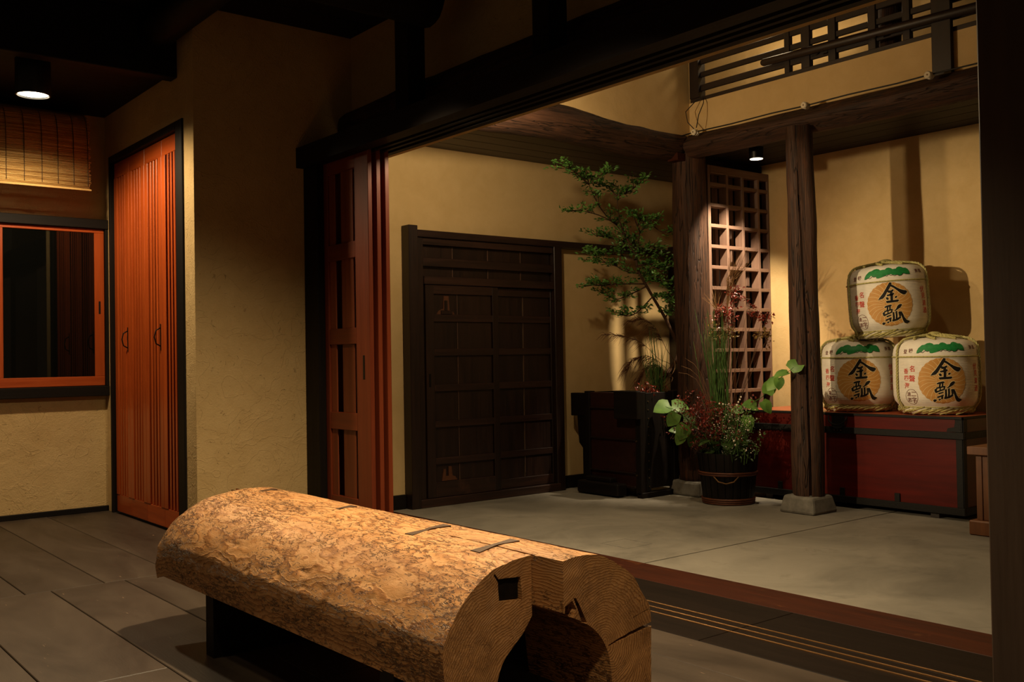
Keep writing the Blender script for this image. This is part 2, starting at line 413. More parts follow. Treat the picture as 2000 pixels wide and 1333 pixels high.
# ------------------------------------------------------------------ the setting
def struct(name, mb, mat, label, cat, parent=None, **k):
    return mb.build(name, mat, parent, label=label, cat=cat, kind='structure', **k)

# wooden floor: planks with recessed joints on a dark subfloor
fl = struct('floor', MB().box(-1.5, -0.6, -.10, 3.36, 8.9, -.03), 'black_timber_y', 'dark brown wide plank floor of the wooden room', 'floor')
def plank(x0, x1, y0, y1): bx('plank', 'floor_plank', fl, x0+.0025, y0+.0025, -.03, x1-.0025, y1-.0025, 0, .003)
ex = [-1.5, -.75, -.33, .08, .5, .92, 1.33, 1.75, 2.155, 2.66]
for i in range(len(ex)-1): plank(ex[i], ex[i+1], 5.935, 8.87 if ex[i] < 2.6 else 6.84)
for a, b in ((2.66, 3.02), (3.02, 3.36)): plank(a, b, 5.935, 6.84)
ex = [-1.5, -.8, -.35, .1, .55, 1.0, 1.46, 1.86, 2.27, 2.68, 3.08, 3.36]
for i in range(len(ex)-1):
    j = 3.0+(i % 3)*.55
    plank(ex[i], ex[i+1], j, 5.935); plank(ex[i], ex[i+1], -.6, j)
# threshold boards with three brass rails and the outer sill beam
th = struct('trim_1', MB().box(3.36, -.6, -.10, 4.06, 6.84, -.03), 'threshold', 'black threshold boards carrying three brass sliding rails', 'threshold')
for a, b in ((3.362, 3.70), (3.703, 4.058)):
    for y0, y1 in ((-.6, 2.9), (2.9, 6.84)): bx('plank', 'threshold', th, a, y0+.002, -.03, b, y1-.002, 0, .003)
for x in (3.57, 3.64, 3.71): MB().tube([(x, -.6, .001), (x, 6.6, .001)], .0048, 8).build('brass_rail', 'brass', th, smooth='auto', label='thin brass rail')
struct('trim_2', MB().box(4.06, -.6, -.12, 4.38, 7.1, 0.0, .002), 'sill_beam', 'reddish brown sill beam along the edge of the concrete floor', 'sill')
# concrete floor, two slabs with a joint, and an inspection hatch
fc = struct('floor_concrete', MB().box(4.38, -.6, -.14, 8.1, 7.2, -.02), 'soil', 'grey trowelled concrete floor of the earthen-floor entrance', 'floor')
bx('slab', 'concrete', fc, 4.38, 4.199, -.02, 8.1, 7.2, 0, .002); bx('slab', 'concrete', fc, 4.38, -.6, -.02, 8.1, 4.184, 0, .002)
for q in ((4.63, 4.585, 4.64, 4.83), (4.86, 4.585, 4.867, 4.83), (4.63, 4.58, 4.867, 4.585), (4.63, 4.83, 4.867, 4.835)):
    bx('hatch_edge', 'stone_base', fc, q[0], q[1], -.01, q[2], q[3], .0012, 0)

# walls
PR = 'plaster_rough'
mb = MB(); Y = 8.87
mb.box(-1.5, Y, 0, .55, Y+.12, 3.42); mb.box(.55, Y, 0, 2.66, Y+.12, .99); mb.box(.55, Y, 2.5, 2.66, Y+.12, 3.42)
struct('wall_left', mb, PR, 'ochre plaster wall around the sliding window', 'wall')
mb = MB()
mb.box(2.65, 6.94, 0, 2.77, 7.03, 3.9); mb.box(2.65, 8.71, 0, 2.77, 8.99, 3.9); mb.box(2.65, 7.03, 3.03, 2.77, 8.71, 3.9); mb.box(2.69, 8.87, 0, 2.77, 8.99, 3.9)
struct('wall_closet', mb, PR, 'ochre plaster wall framing the orange folding door', 'wall')
struct('wall_return', MB().box(2.65, 6.84, 0, 4.0, 6.94, 3.95), PR, 'plain ochre plaster wall beside the sliding panels', 'wall')
struct('wall_back', MB().box(3.9, 7.1, 0, 8.0, 7.22, 4.9), 'plaster_smooth', 'ochre plaster wall behind the dark wooden gate', 'wall')
struct('wall_right', MB().box(8.0, -.6, 0, 8.12, 7.22, 4.9), 'plaster_barrel_wall', 'ochre plaster wall behind the stacked barrels', 'wall')
struct('wall_loft', MB().box(3.95, 5.885, 3.2, 6.84, 5.975, 4.9), 'plaster_smooth', 'ochre plaster panel above the long hewn log', 'wall')
mb = MB(); mb.box(6.84, -.6, 3.12, 6.92, 6.06, 3.515); mb.box(6.84, -.6, 4.45, 6.92, 6.06, 4.9)
struct('wall_transom', mb, 'plaster_smooth', 'ochre plaster band below the openwork transom', 'wall')
struct('wall_partition', MB().box(3.93, -.6, 2.79, 4.0, 6.84, 4.9), PR, 'shaded plaster infill above the log over the head beam', 'wall')
struct('niche_shade', MB().box(7.52, 6.3, 0, 8.0, 6.36, 3.09).box(7.975, 5.98, 0, 7.999, 6.3, 3.09), 'black_timber', 'added dark boards standing in for the shade behind the lattice', 'wall')  # black sheets added to keep the space behind the lattice in shade
# ceilings
cr = struct('ceiling', MB().box(-1.5, -.6, 3.83, 3.93, 7.2, 3.95), 'black_timber_x', 'dark boarded ceiling over the wooden room', 'ceiling')
for i in range(11): bx('ceiling_board', 'black_timber_x', cr, -1.5, -.6+i*.709, 3.80, 3.93, -.6+(i+1)*.709-.006, 3.83, .003)
struct('ceiling_alcove', MB().box(-1.5, 7.2, 3.40, 2.77, 8.99, 3.5), 'black_timber_x', 'lower dark ceiling over the window alcove', 'ceiling')
struct('ceiling_hall', MB().box(3.93, -.6, 4.9, 8.12, 7.22, 5.0), 'black_timber_x', 'dark high ceiling over the concrete floor', 'ceiling')
cl = struct('ceiling_loft', MB().box(3.95, 6.06, 3.12, 8.0, 7.1, 3.2), 'black_timber_x', 'dark board soffit under the loft along the gate wall', 'ceiling')
for i in range(5): bx('soffit_board', 'dark_timber_x', cl, 3.95, 6.06+i*.208, 3.095, 8.0, 6.06+(i+1)*.208-.006, 3.12, .003)
c2 = struct('ceiling_side', MB().box(6.92, -.6, 3.12, 8.0, 6.06, 3.2), 'black_timber_y', 'dark board soffit over the barrels', 'ceiling')
for i in range(5): bx('soffit_board', 'black_timber_y', c2, 6.92+i*.216, -.6, 3.095, 6.92+(i+1)*.216-.006, 6.06, 3.12, .003)
# baseboards
struct('baseboard_left', MB().box(-1.5, 8.845, 0, 2.66, 8.87, .045, .004), 'black_timber_x', 'thin dark baseboard under the window wall', 'baseboard')
struct('baseboard_back', MB().box(4.0, 7.07, 0, 4.535, 7.1, .12, .004), 'black_timber_x', 'dark baseboard left of the wooden gate', 'baseboard')
struct('baseboard_right', MB().box(6.27, 7.07, 0, 7.85, 7.1, .12, .004), 'black_timber_x', 'dark baseboard right of the wooden gate', 'baseboard')
struct('baseboard_return', MB().box(2.66, 6.82, 0, 3.49, 6.84, .05, .004), 'black_timber_x', 'thin dark baseboard under the plain return wall', 'baseboard')

# beams of the wooden room
struct('trim_3', MB().box(-1.5, 7.14, 3.345, 2.65, 7.26, 3.80, .006), 'black_timber_x', 'dark tie beam in front of the window alcove', 'beam')
log((2.5, -.6, 3.7), (2.5, 7.14, 3.66), .13, .13, 3, 20, 30, .02).build('ceiling_log', 'black_timber_y', None, True, 'dark ceiling log running above the corner of the return wall', 'log beam')
log((-1.5, 5.28, 3.60), (3.62, 5.28, 3.60), .20, .19, 5, 20, 24, .02).build('ceiling_log', 'black_timber_x', None, True, 'thick dark log end jutting over the head beam', 'log beam')

# head beam with three grooves on its underside
g = [(3.44, 2.72), (3.55, 2.72), (3.55, 2.745), (3.592, 2.745), (3.592, 2.72), (3.62, 2.72), (3.62, 2.745), (3.662, 2.745), (3.662, 2.72),
     (3.69, 2.72), (3.69, 2.745), (3.732, 2.745), (3.732, 2.72), (3.78, 2.72), (3.78, 2.87), (3.44, 2.87)]
mb = MB(); mb.prism(g, 'y', -.6, 6.835)
struct('trim_4', mb, 'black_timber_y', 'grooved dark head beam spanning the wide opening', 'beam', fix=True)
for y0, y1, nm in ((5.46, 5.615, 'dark strut on the head beam nearest the return wall'), (4.05, 4.19, 'dark strut on the head beam farther along, at the top edge')):
    bx('strut', 'black_timber', None, 3.56, y0, 2.87, 3.70, y1, 3.80, .004, label=nm, cat='strut')
log((3.96, -.6, 3.07), (3.96, 6.84, 3.06), .175, .15, 9, 24, 60, .03).build('hewn_beam', 'hewn_log_y', None, True, 'rough hewn log lying behind the struts over the opening', 'log beam')
bx('jamb_post', 'black_timber', None, 3.50, 6.625, 0, 3.78, 6.838, 2.72, .005, label='black jamb post where the sliding panels meet the plaster wall', cat='post')
fp = bx('foreground_post', 'front_post', None, 3.48, 1.38, 0, 3.78, 1.672, 2.72, .006, label='dark brown square post at the right edge in the foreground', cat='post')

# window
wn = thing('window_1', (2.0, 8.85, .99), 'sliding window with orange sash and dark glass', 'window', kind='structure')
bx('frame_post', 'black_timber', wn, 2.625, 8.80, 1.075, 2.69, 8.92, 2.42, .004)
bx('frame_head', 'black_timber_x', wn, .5, 8.79, 2.42, 2.69, 8.92, 2.50, .004)
bx('frame_sill', 'black_timber_x', wn, .5, 8.79, .99, 2.69, 8.92, 1.075, .004)
def sash(x0, x1, y):
    s = bx('sash_bottom', 'cedar_x', wn, x0, y, 1.078, x1, y+.03, 1.158, .003)
    bx('sash_top', 'cedar_x', wn, x0, y, 2.385, x1, y+.03, 2.418, .003)
    bx('sash_stile', 'cedar', wn, x0, y, 1.158, x0+.075, y+.03, 2.385, .003)
    q = bx('sash_stile', 'cedar', wn, x1-.08, y, 1.158, x1, y+.03, 2.385, .003)
    bx('finger_pull', 'iron', q, x1-.048, y-.002, 1.69, x1-.032, y+.005, 1.80, .002)
    bx('pane', 'window_glass', wn, x0+.07, y+.012, 1.15, x1-.075, y+.018, 2.39, 0)
sash(1.755, 2.622, 8.825); sash(.6, 1.8, 8.865)
struct('wall_behind_window', MB().box(-.2, 9.6, .5, 2.9, 9.7, 3), 'black_timber', 'dark wall of the unlit room beyond the window', 'wall')

# folding door, four slatted leaves in a black frame
d1 = thing('door_1', (2.7, 7.87, 0), 'orange cedar folding door of four slatted leaves', 'door', kind='structure')
bx('frame_post', 'black_timber', d1, 2.635, 7.03, 0, 2.785, 7.16, 3.03, .004)
bx('frame_post', 'black_timber', d1, 2.635, 8.695, 0, 2.785, 8.73, 3.03, .004)
bx('frame_head', 'black_timber_y', d1, 2.635, 7.16, 2.97, 2.785, 8.695, 3.03, .004)
ly = [8.692, 8.315, 7.935, 7.545, 7.165]
for i in range(4):
    a, b = ly[i+1]+.002, ly[i]-.002
    lf = bx('leaf', 'cedar_gap_shade', d1, 2.770, a, .012, 2.782, b, 2.968, .001)
    bx('rail', 'cedar_y', lf, 2.672, a, .012, 2.770, b, .155, .002); bx('rail', 'cedar_y', lf, 2.672, a, 2.84, 2.770, b, 2.968, .002)
    bx('stile', 'cedar', lf, 2.668, a, .155, 2.770, a+.075, 2.84, .003); bx('stile', 'cedar', lf, 2.668, b-.075, .155, 2.770, b, 2.84, .003)
    wd = (b-a-.15); st = wd/7
    for k in range(3): bx('slat', 'cedar', lf, 2.672, a+.075+st*(2*k+1), .155, 2.705, a+.075+st*(2*k+2), 2.84, .003)
    if i in (0, 2):
        y = a+.04; z = 1.36
        h = bx('handle_plate', 'iron', lf, 2.664, y-.008, z, 2.668, y+.008, z+.20, .001)
        MB().tube([(2.664, y, z+.03), (2.632, y+.004, z+.05), (2.620, y+.006, z+.10), (2.632, y+.004, z+.15), (2.664, y, z+.17)], .005, 6).build('handle', 'iron', lf, True)

# three sliding panels stacked at the jamb
rails_z = [(.02, .27), (.754, .88), (1.373, 1.489), (1.99, 2.108), (2.63, 2.738)]
for k, x in enumerate((3.553, 3.623, 3.693)):
    d = thing('door_%d' % (k+2), (x+.017, 6.3, 0.002), ('nearest', 'middle', 'farthest')[k]+' of three reddish brown sliding panels stacked beside the jamb', 'door', kind='structure')
    bx('stile', 'panel_wood', d, x, 5.978, .006, x+.034, 6.165, 2.738, .003); bx('stile', 'panel_wood', d, x, 6.56+.03*0, .006, x+.034, 6.62, 2.738, .003)
    for z0, z1 in rails_z: bx('rail', 'panel_wood_y', d, x+.001, 6.165, z0, x+.033, 6.56, z1, .003)
    for j in range(4):
        z0 = rails_z[j][1]; z1 = rails_z[j+1][0]
        bx('slat', 'panel_slat', d, x+.014, 6.215, z0, x+.022, 6.385, z1, .001); bx('slat', 'panel_slat', d, x+.014, 6.475, z0, x+.022, 6.56, z1, .001)
    bx('finger_pull', 'black_metal', d, x-.002, 6.05, 1.12, x+.004, 6.075, 1.29, .001)

# dark wooden gate on the back wall
gt = thing('door_5', (5.4, 7.04, 0), 'dark brown wooden gate with two batten sliding doors and a boarded transom', 'door', kind='structure')
GT, GX = 'gate_timber', 'gate_timber_x'
plain('seam_wood', '#5A4234', .5)
bx('post', GT, gt, 4.54, 6.985, 0, 4.632, 7.10, 2.39, .004); bx('post', GT, gt, 6.165, 6.99, 0, 6.262, 7.10, 2.30, .004); bx('post', GT, gt, 7.86, 6.99, 0, 7.95, 7.10, 2.40, .004)
bx('top_rail', GX, gt, 4.632, 6.99, 2.295, 7.86, 7.10, 2.355, .004)
bx('side_stile', GT, gt, 4.632, 7.01, .07, 4.70, 7.10, 2.295, .004)
bx('head_rail', GX, gt, 4.70, 6.995, 1.895, 6.165, 7.10, 1.965, .004); bx('transom_rail', GX, gt, 4.70, 7.015, 2.235, 6.165, 7.09, 2.295, .003)
bx('transom_rail', GX, gt, 4.70, 7.015, 2.05, 6.165, 7.09, 2.125, .003)
xs = [4.70, 5.03, 5.42, 5.80, 6.165]
for i in range(4): bx('transom_board', GT, gt, xs[i]+.004, 7.055, 1.965, xs[i+1]-.004, 7.09, 2.235, .004)
bx('threshold', GX, gt, 4.632, 6.985, 0, 6.20, 7.10, .072, .005)
bz = [(1.577, 1.639), (1.283, 1.344), (.978, 1.037), (.669, .726), (.353, .41)]
def leafdoor(x0, x1, y, seams, s0, s1, front):
    bx('door_stile', GT, gt, x0, y, .075, x0+s0, y+.03, 1.89, .003); bx('door_stile', GT, gt, x1-s1, y, .075, x1, y+.03, 1.89, .003)
    bx('door_rail', GX, gt, x0+s0, y, 1.815, x1-s1, y+.03, 1.89, .003); bx('door_rail', GX, gt, x0+s0, y, .075, x1-s1, y+.03, .205 if front else .16, .003)
    for a, b in bz: bx('batten', GX, gt, x0+s0, y+.002, a, x1-s1, y+.028, b, .003)
    e = [x0+s0]+seams+[x1-s1]
    for i in range(len(e)-1): bx('door_board', GT, gt, e[i]+.003, y+.018, .1, e[i+1]-.003, y+.029, 1.85, .004)
for x in xs[1:4]: bx('seam_strip', 'seam_wood', gt, x-.004, 7.05, 1.965, x+.004, 7.056, 2.235, 0)
for x, y in ((5.05, 7.017), (5.82, 7.052)): bx('seam_strip', 'seam_wood', gt, x-.003, y-.002, .2, x+.003, y+.002, 1.82, 0)
leafdoor(4.71, 5.495, 7.0, [5.05], .085, .065, True); leafdoor(5.50, 6.165, 7.035, [5.82], .02, .02, False)
bx('door_pull', 'iron', gt, 4.735, 6.997, 1.02, 4.755, 7.003, 1.13, .001)
plain('bare_wood', '#553018', .6)
MB().prism([(4.83, 1.64), (5.02, 1.64), (5.0, 1.665), (4.965, 1.68), (4.955, 1.80), (4.905, 1.80), (4.90, 1.69), (4.85, 1.67)], 'y', 7.009, 7.018).build('latch_plate', 'bare_wood', gt, fix=True, label='bare light wood latch plate')
bx('latch_block', GT, gt, 4.87, 6.998, 1.64, 4.99, 7.01, 1.675, .003)
bx('latch_bar', GT, gt, 4.91, 7.0, 1.675, 4.94, 7.012, 1.76, .002)
MB().prism([(4.86, .21), (5.02, .21), (5.0, .24), (4.97, .25), (4.96, .33), (4.93, .33), (4.93, .25), (4.90, .25), (4.90, .31), (4.88, .31)], 'y', 7.009, 7.018).build('latch_plate', 'bare_wood', gt, fix=True)

# posts of the inner row on stone bases
def post_base(cx, cy, w0, w1, h, nm):
    vs = [(cx-w0, cy-w0, 0), (cx+w0, cy-w0, 0), (cx+w0, cy+w0, 0), (cx-w0, cy+w0, 0), (cx-w1, cy-w1, h*.97), (cx+w1, cy-w1, h), (cx+w1, cy+w1, h), (cx-w1, cy+w1, h*1.02)]
    m = MB().add(vs, [(0, 3, 2, 1), (4, 5, 6, 7), (0, 1, 5, 4), (1, 2, 6, 5), (2, 3, 7, 6), (3, 0, 4, 7)]).build('stone_base', 'stone_base', None, label=nm, cat='stone base')
    b = m.modifiers.new('round', 'BEVEL'); b.width = .02; b.segments = 2
    return m
post_base(6.74, 4.66, .165, .135, .135, 'grey stone base under the cracked post before the red chest')
post_base(6.92, 5.95, .19, .165, .13, 'grey stone base under the round post behind the bucket')
def cut(o, cutters):
    """carve cutter boxes out of a mesh object for good"""
    for c in cutters:
        md = o.modifiers.new('cut', 'BOOLEAN'); md.operation = 'DIFFERENCE'; md.object = c; md.solver = 'EXACT'
    dg = bpy.context.evaluated_depsgraph_get(); dg.update()
    me = bpy.data.meshes.new_from_object(o.evaluated_get(dg)); o.modifiers.clear(); old = o.data; o.data = me; bpy.data.meshes.remove(old)
    for c in cutters: m_ = c.data; bpy.data.objects.remove(c); bpy.data.meshes.remove(m_)
p1 = log((6.75, 4.66, .13), (6.735, 4.665, 3.05), .130, .112, 21, 40, 60, .012, sq=1.0).build('timber_post', 'post_wood', None, 'auto', 'hewn dark timber post with a long crack before the red chest', 'post')
ck = MB()   # the long drying crack, a thin wandering wedge
pts = [(.1, .012), (.45, .014), (.9, .006), (1.3, .010), (1.7, -.004), (2.1, -.016), (2.5, -.03), (2.75, -.035)]
dirx, diry = -.80, -.60
for i in range(len(pts)-1):
    (z0, s0), (z1, s1) = pts[i], pts[i+1]
    def cpt(z, s, e, d): w_ = .011*(1-.5*z/2.5)*(1 if z < 2.7 else .2); return (6.745+dirx*d+diry*(-1)*(s+e*w_), 4.66+diry*d+dirx*(s+e*w_), z)
    vs = [cpt(z0, s0, -1, .25), cpt(z0, s0, 1, .25), cpt(z0, s0, 1, .05), cpt(z0, s0, -1, .05), cpt(z1, s1, -1, .25), cpt(z1, s1, 1, .25), cpt(z1, s1, 1, .05), cpt(z1, s1, -1, .05)]
    ck.add(vs, [(0, 3, 2, 1), (4, 5, 6, 7), (0, 1, 5, 4), (1, 2, 6, 5), (2, 3, 7, 6), (3, 0, 4, 7)])
segs = []
for i in range(len(pts)-1):
    m1 = MB(); m1.v = ck.v[i*8:i*8+8]; m1.f = ck.f[:6]; segs.append(m1.build('cutter', 'iron', None, fix=True))
cut(p1, segs)
log((6.93, 5.95, .12), (6.90, 5.95, 3.1), .158, .15, 33, 32, 60, .02).build('timber_post', 'post_wood', None, True, 'round dark timber post between the planter and the lattice', 'post')
# beam along the inner row, long log over the gate side
bm_ = log((6.83, -.6, 3.10), (6.83, 5.86, 3.11), .112, .106, 41, 40, 60, .02, sq=.9).build('hewn_beam', 'hewn_log_y', None, 'auto', 'hewn brown beam on the posts below the transom, carrying a cable', 'beam')
log((3.95, 6.02, 3.17), (6.78, 6.02, 3.15), .165, .15, 47, 28, 50, .03).build('hewn_beam', 'hewn_log_x', None, True, 'long round hewn log along the edge of the loft soffit', 'log beam')
bx('beam_end', 'sill_beam', None, 6.66, 5.88, 2.99, 6.79, 6.0, 3.06, .006, label='short reddish tenon end beside the top of the round post', cat='tenon')

# cable with porcelain knobs
cb = MB()
cy = [5.86, 5.70, 5.3, 4.9, 4.567, 4.2, 3.8, 3.549, 2.5, 1.0]
cb.tube([(6.69, y, 3.20+(.006 if i % 2 else 0)) for i, y in enumerate(cy)], .006, 6)
cbl = cb.build('cable', 'cable', None, True, 'thin black cable strung along the hewn beam', 'cable')
lp = [(6.685, 5.69, 3.22), (6.67, 5.76, 3.30), (6.68, 5.79, 3.40), (6.76, 5.74, 3.50), (6.82, 5.70, 3.53), (6.78, 5.67, 3.47), (6.70, 5.66, 3.35), (6.69, 5.68, 3.24)]
MB().tube(lp, .004, 6).build('cable', 'cable', None, True, 'loose loop of thin wire hanging from the transom corner', 'cable')
for y, nm in ((5.69, 'white porcelain knob at the round post end of the beam'), (4.567, 'small porcelain knob above the cracked post'), (3.549, 'white porcelain knob on the beam near the picture edge')):
    kn = thing('insulator', (6.68, y, 3.20), nm, 'insulator', 'porcelain insulators on the hewn beam')
    MB().tube([(6.71, y, 3.20), (6.685, y, 3.20), (6.68, y, 3.20), (6.672, y, 3.20), (6.662, y, 3.20), (6.655, y, 3.20)], [.027, .027, .016, .016, .028, .022], 16).build('knob', 'porcelain', kn, 'auto')
    MB().tube([(6.656, y, 3.20), (6.652, y, 3.20)], .006, 8).build('screw', 'nail', kn)

# openwork transom above the beam
tr = thing('transom_lattice', (6.88, 4.0, 3.515), 'dark openwork transom of crossed bars above the hewn beam', 'lattice')
DT, DY = 'dark_timber', 'dark_timber_y'
bx('frame_rail', DY, tr, 6.84, -.6, 3.515, 6.92, 5.87, 3.55, .003); bx('frame_rail', DY, tr, 6.84, -.6, 4.40, 6.92, 5.87, 4.45, .003)
bx('frame_stile', DT, tr, 6.83, 5.77, 3.55, 6.93, 5.87, 4.40, .003)
for z0, z1 in ((3.61, 3.666), (3.734, 3.78), (3.85, 3.895), (3.965, 4.01), (4.08, 4.125), (4.2, 4.245)): bx('bar', DY, tr, 6.865, -.6, z0, 6.89, 5.77, z1, .003)
for y0, y1 in ((4.827, 4.877), (4.635, 4.716), (4.40, 4.468), (4.056, 4.12), (3.78, 3.84), (3.1, 3.16), (2.7, 2.76)): bx('upright', DT, tr, 6.855, y0, 3.55, 6.905, y1, 4.40, .003)
bx('strut', DT, None, 6.80, 3.445, 3.21, 6.84, 3.59, 4.45, .004, label='broad dark strut rising from the hewn beam through the transom', cat='strut')
pl = thing('rod', (6.80, 4.0, 3.64), 'long dark rod lying along the transom bars', 'rod')
MB().tube([(6.79, 5.05, 3.672), (6.79, 5.03, 3.672), (6.79, 4.0, 3.645), (6.79, -.5, 3.52)], [.022, .032, .034, .034], 12).build('shaft', DY, pl, True)
for y in (4.5, 4.0): MB().tube([(6.79, y, 3.62), (6.76, y, 3.60), (6.76, y+.05, 3.60)], .006, 6).build('hook', 'cable', pl, True)
for y in (3.2, 4.15):
    log((7.2, y, 3.2), (7.2, y, 4.8), .10, .10, int(y*10), 16, 20, .02).build('loft_post', 'post_wood', None, True, 'brown post inside the loft '+('at the right end' if y < 4 else 'left of the broad strut')+' behind the transom bars', 'post')

# lattice screen between the round post and the barrel wall
lt = thing('lattice_screen', (7.58, 5.93, 0), 'brown square lattice screen beside the round post, lit by a spot', 'lattice')
LX, LZ = 'lattice_wood', 'lattice_wood_z'
z = 2.925; zs = [2.827-.1915*i for i in range(14)]
bx('frame_stile', LZ, lt, 8.05-.07, 5.90, .1, 8.0, 5.975, 3.0, .003); bx('frame_stile', LZ, lt, 7.09, 5.90, .1, 7.13, 5.975, 3.0, .003)
bx('frame_rail', LX, lt, 7.13, 5.90, 2.93, 7.98, 5.975, 3.0, .003); bx('frame_rail', LX, lt, 7.13, 5.90, .1, 7.98, 5.975, .17, .003)
for zz in zs: bx('slat', LX, lt, 7.13, 5.903, zz-.016, 7.98, 5.985, zz+.016, .002)
for x in (7.368, 7.60, 7.835): bx('slat', LZ, lt, x-.016, 5.90, .17, x+.016, 5.99, 2.93, .002)
ltb = thing('lattice_screen', (7.58, 6.12, 0), 'row of upright slats just behind the square lattice', 'lattice')
for x in (7.22, 7.45, 7.68, 7.91): bx('slat', LZ, ltb, x-.022, 6.10, .1, x+.022, 6.14, 3.0, .002)
bx('rail', LX, ltb, 7.1, 6.14, .86, 8.0, 6.17, .93, .002)
# ------------------------------------------------------------------ log bench
KS = .945
def S(x, y, z): return Vector((x*KS, y*KS, CAM_H-(CAM_H-z)*KS))
bench = thing('log_bench', (2.0, 3.4, 0), 'hollowed split-log bench of weathered orange wood on dark feet', 'bench')
def curve(pts, n):
    """resample a polyline smoothly (Catmull-Rom) to n points"""
    P = [Vector(p) for p in pts]; P = [P[0]*2-P[1]]+P+[P[-1]*2-P[-2]]; out = []
    m = len(P)-3; dense = []
    for i in range(m):
        for k in range(24):
            t = k/24; a, b, c, d = P[i], P[i+1], P[i+2], P[i+3]
            dense.append(.5*((2*b)+(c-a)*t+(2*a-5*b+4*c-d)*t*t+(3*b-a-3*c+d)*t**3))
    dense.append(P[-2]); L = [0]
    for i in range(1, len(dense)): L.append(L[-1]+(dense[i]-dense[i-1]).length)
    j = 0
    for i in range(n):
        t = L[-1]*i/(n-1)
        while j < len(L)-2 and L[j+1] < t: j += 1
        f = (t-L[j])/max(1e-9, L[j+1]-L[j]); out.append(dense[j].lerp(dense[j+1], min(1, max(0, f))))
    return out
L_out = [(2.103, .602), (2.05, .597), (2.0, .587), (1.95, .573), (1.906, .553), (1.86, .522), (1.814, .479), (1.778, .425), (1.748, .365)]; L_side = [(1.748, .365), (1.742, .30), (1.752, .205)]
L_in = [(2.103, .40), (2.08, .37), (2.06, .346), (2.02, .312), (1.984, .278), (1.965, .245), (1.951, .205)]
R_out = [(2.107, .602), (2.153, .609), (2.232, .606), (2.28, .595), (2.325, .574), (2.37, .545), (2.42, .509), (2.45, .47), (2.475, .431), (2.497, .40), (2.505, .34), (2.505, .278), (2.503, .17), (2.50, .10)]
R_in = [(2.107, .435), (2.135, .42), (2.204, .385), (2.25, .35), (2.285, .305), (2.306, .25), (2.316, .17), (2.325, .10)]
def half(name, out, inn, y0, y1, side, mat, seed, cuts, flank=None):
    NT_, NS, NY = 56, 14, 200
    V3 = lambda l: [Vector((p[0], p[1], 0)) for p in l]
    O = curve(V3(out), NT_) if not flank else curve(V3(out), NT_-11)[:-1]+curve(V3(flank), 12); I = curve([Vector((p[0], p[1], 0)) for p in inn], NT_)
    per = [(O[i], 0, i) for i in range(NT_)]
    for s in range(1, NS): per.append((O[-1].lerp(I[-1], s/NS), 1, s))
    per += [(I[i], 2, i) for i in range(NT_-1, -1, -1)]
    for s in range(NS-1, 0, -1): per.append((O[0].lerp(I[0], s/NS), 3, s))
    np_ = len(per); vs = []; fs = []
    def place(p, f, outer):
        x, z = p.x, p.y; y = y0+(y1-y0)*f
        k = (2.105-x) if side < 0 else (x-2.105)
        if side < 0: x -= .055*f*min(1, k/.36); z += .022*f*max(0, 1-abs(z-.4)*1.5)
        # end wear: rounded, ragged far end
        e = max(0, (f-.93)/.07); z -= .035*e*e*(1 if outer else 0)
        q = Vector((x, y, z))
        if outer:
            nn = Vector((x-2.105, 0, z-.22)).normalized()
            a = noise.noise(Vector((x*9+seed, y*1.6, z*9)))*.005+noise.noise(Vector((x*30, y*9+seed, z*30)))*.0018
            b = noise.noise(Vector((x*40+seed, y*17, z*40)))
            a += min(0, .3-b)*.012
            a += -.012*max(0, noise.noise(Vector((x*3, y*1.3+seed, z*3+2)))-.35)
            q += nn*a
            q.y += (noise.noise(Vector((x*14, seed, z*14)))*.02 if f > .995 else 0)
        return S(q.x, q.y, q.z)
    for j in range(NY+1):
        f = j/NY
        for p, kind, i in per: vs.append(place(p, f, kind == 0 and 0 <= i < NT_-1))
    for j in range(NY):
        for i in range(np_):
            i2 = (i+1) % np_; fs.append((j*np_+i, j*np_+i2, (j+1)*np_+i2, (j+1)*np_+i))
    # end grain grids
    for f, base in ((0, 0), (1, NY*np_)):
        idx = {}
        for i in range(NT_):
            for s in range(NS+1):
                if s == 0: idx[i, s] = base+i
                elif s == NS: idx[i, s] = base+NT_+NS-1+(NT_-1-i)
                elif i == NT_-1: idx[i, s] = base+NT_+s-1
                elif i == 0: idx[i, s] = base+2*NT_+NS-1+(NS-1-s)
                else:
                    idx[i, s] = len(vs); a = vs[base+i]; b = vs[base+NT_+NS-1+(NT_-1-i)]; q = a.lerp(b, s/NS)
                    q.y += .004*noise.noise(Vector((q.x*30, q.z*30, seed))); vs.append(q)
        for i in range(NT_-1):
            for s in range(NS):
                qd = (idx[i, s], idx[i+1, s], idx[i+1, s+1], idx[i, s+1]); fs.append(qd if f == 0 else qd[::-1])
    o = MB().add(vs, fs).build(name, mat, bench, 'auto', fix=True)
    if cuts:
        cs = []
        for m_ in cuts:
            c = m_.build('cutter', 'iron', None, fix=True); cs.append(c)
        bpy.context.view_layer.update(); cut(o, cs)
        for p in o.data.polygons: p.use_smooth = True
        o.data.set_sharp_from_angle(angle=math.radians(38))
    return o
bench_wood('bench_wood_a', 2.16*KS-2.0, CAM_H-(CAM_H-.10)*KS, 1.7)
bench_wood('bench_wood_b', 2.29*KS-2.0, CAM_H-(CAM_H-.30)*KS, 5.3)
def cutq(pts, ya, yb):
    m = MB(); m.prism([(S(p[0], 0, p[1]).x, S(p[0], 0, p[1]).z) for p in pts], 'y', ya*KS, yb*KS); return m
half('log_half', L_out, L_in, 2.526, 4.90, -1, 'bench_wood_a', 2.0,
     [cutq([(1.962, .541), (2.057, .536), (2.061, .460), (1.964, .468)], 2.4, 2.80), cutq([(1.945, .556), (1.951, .560), (1.968, .535), (1.962, .53)], 2.4, 2.56)], L_side)
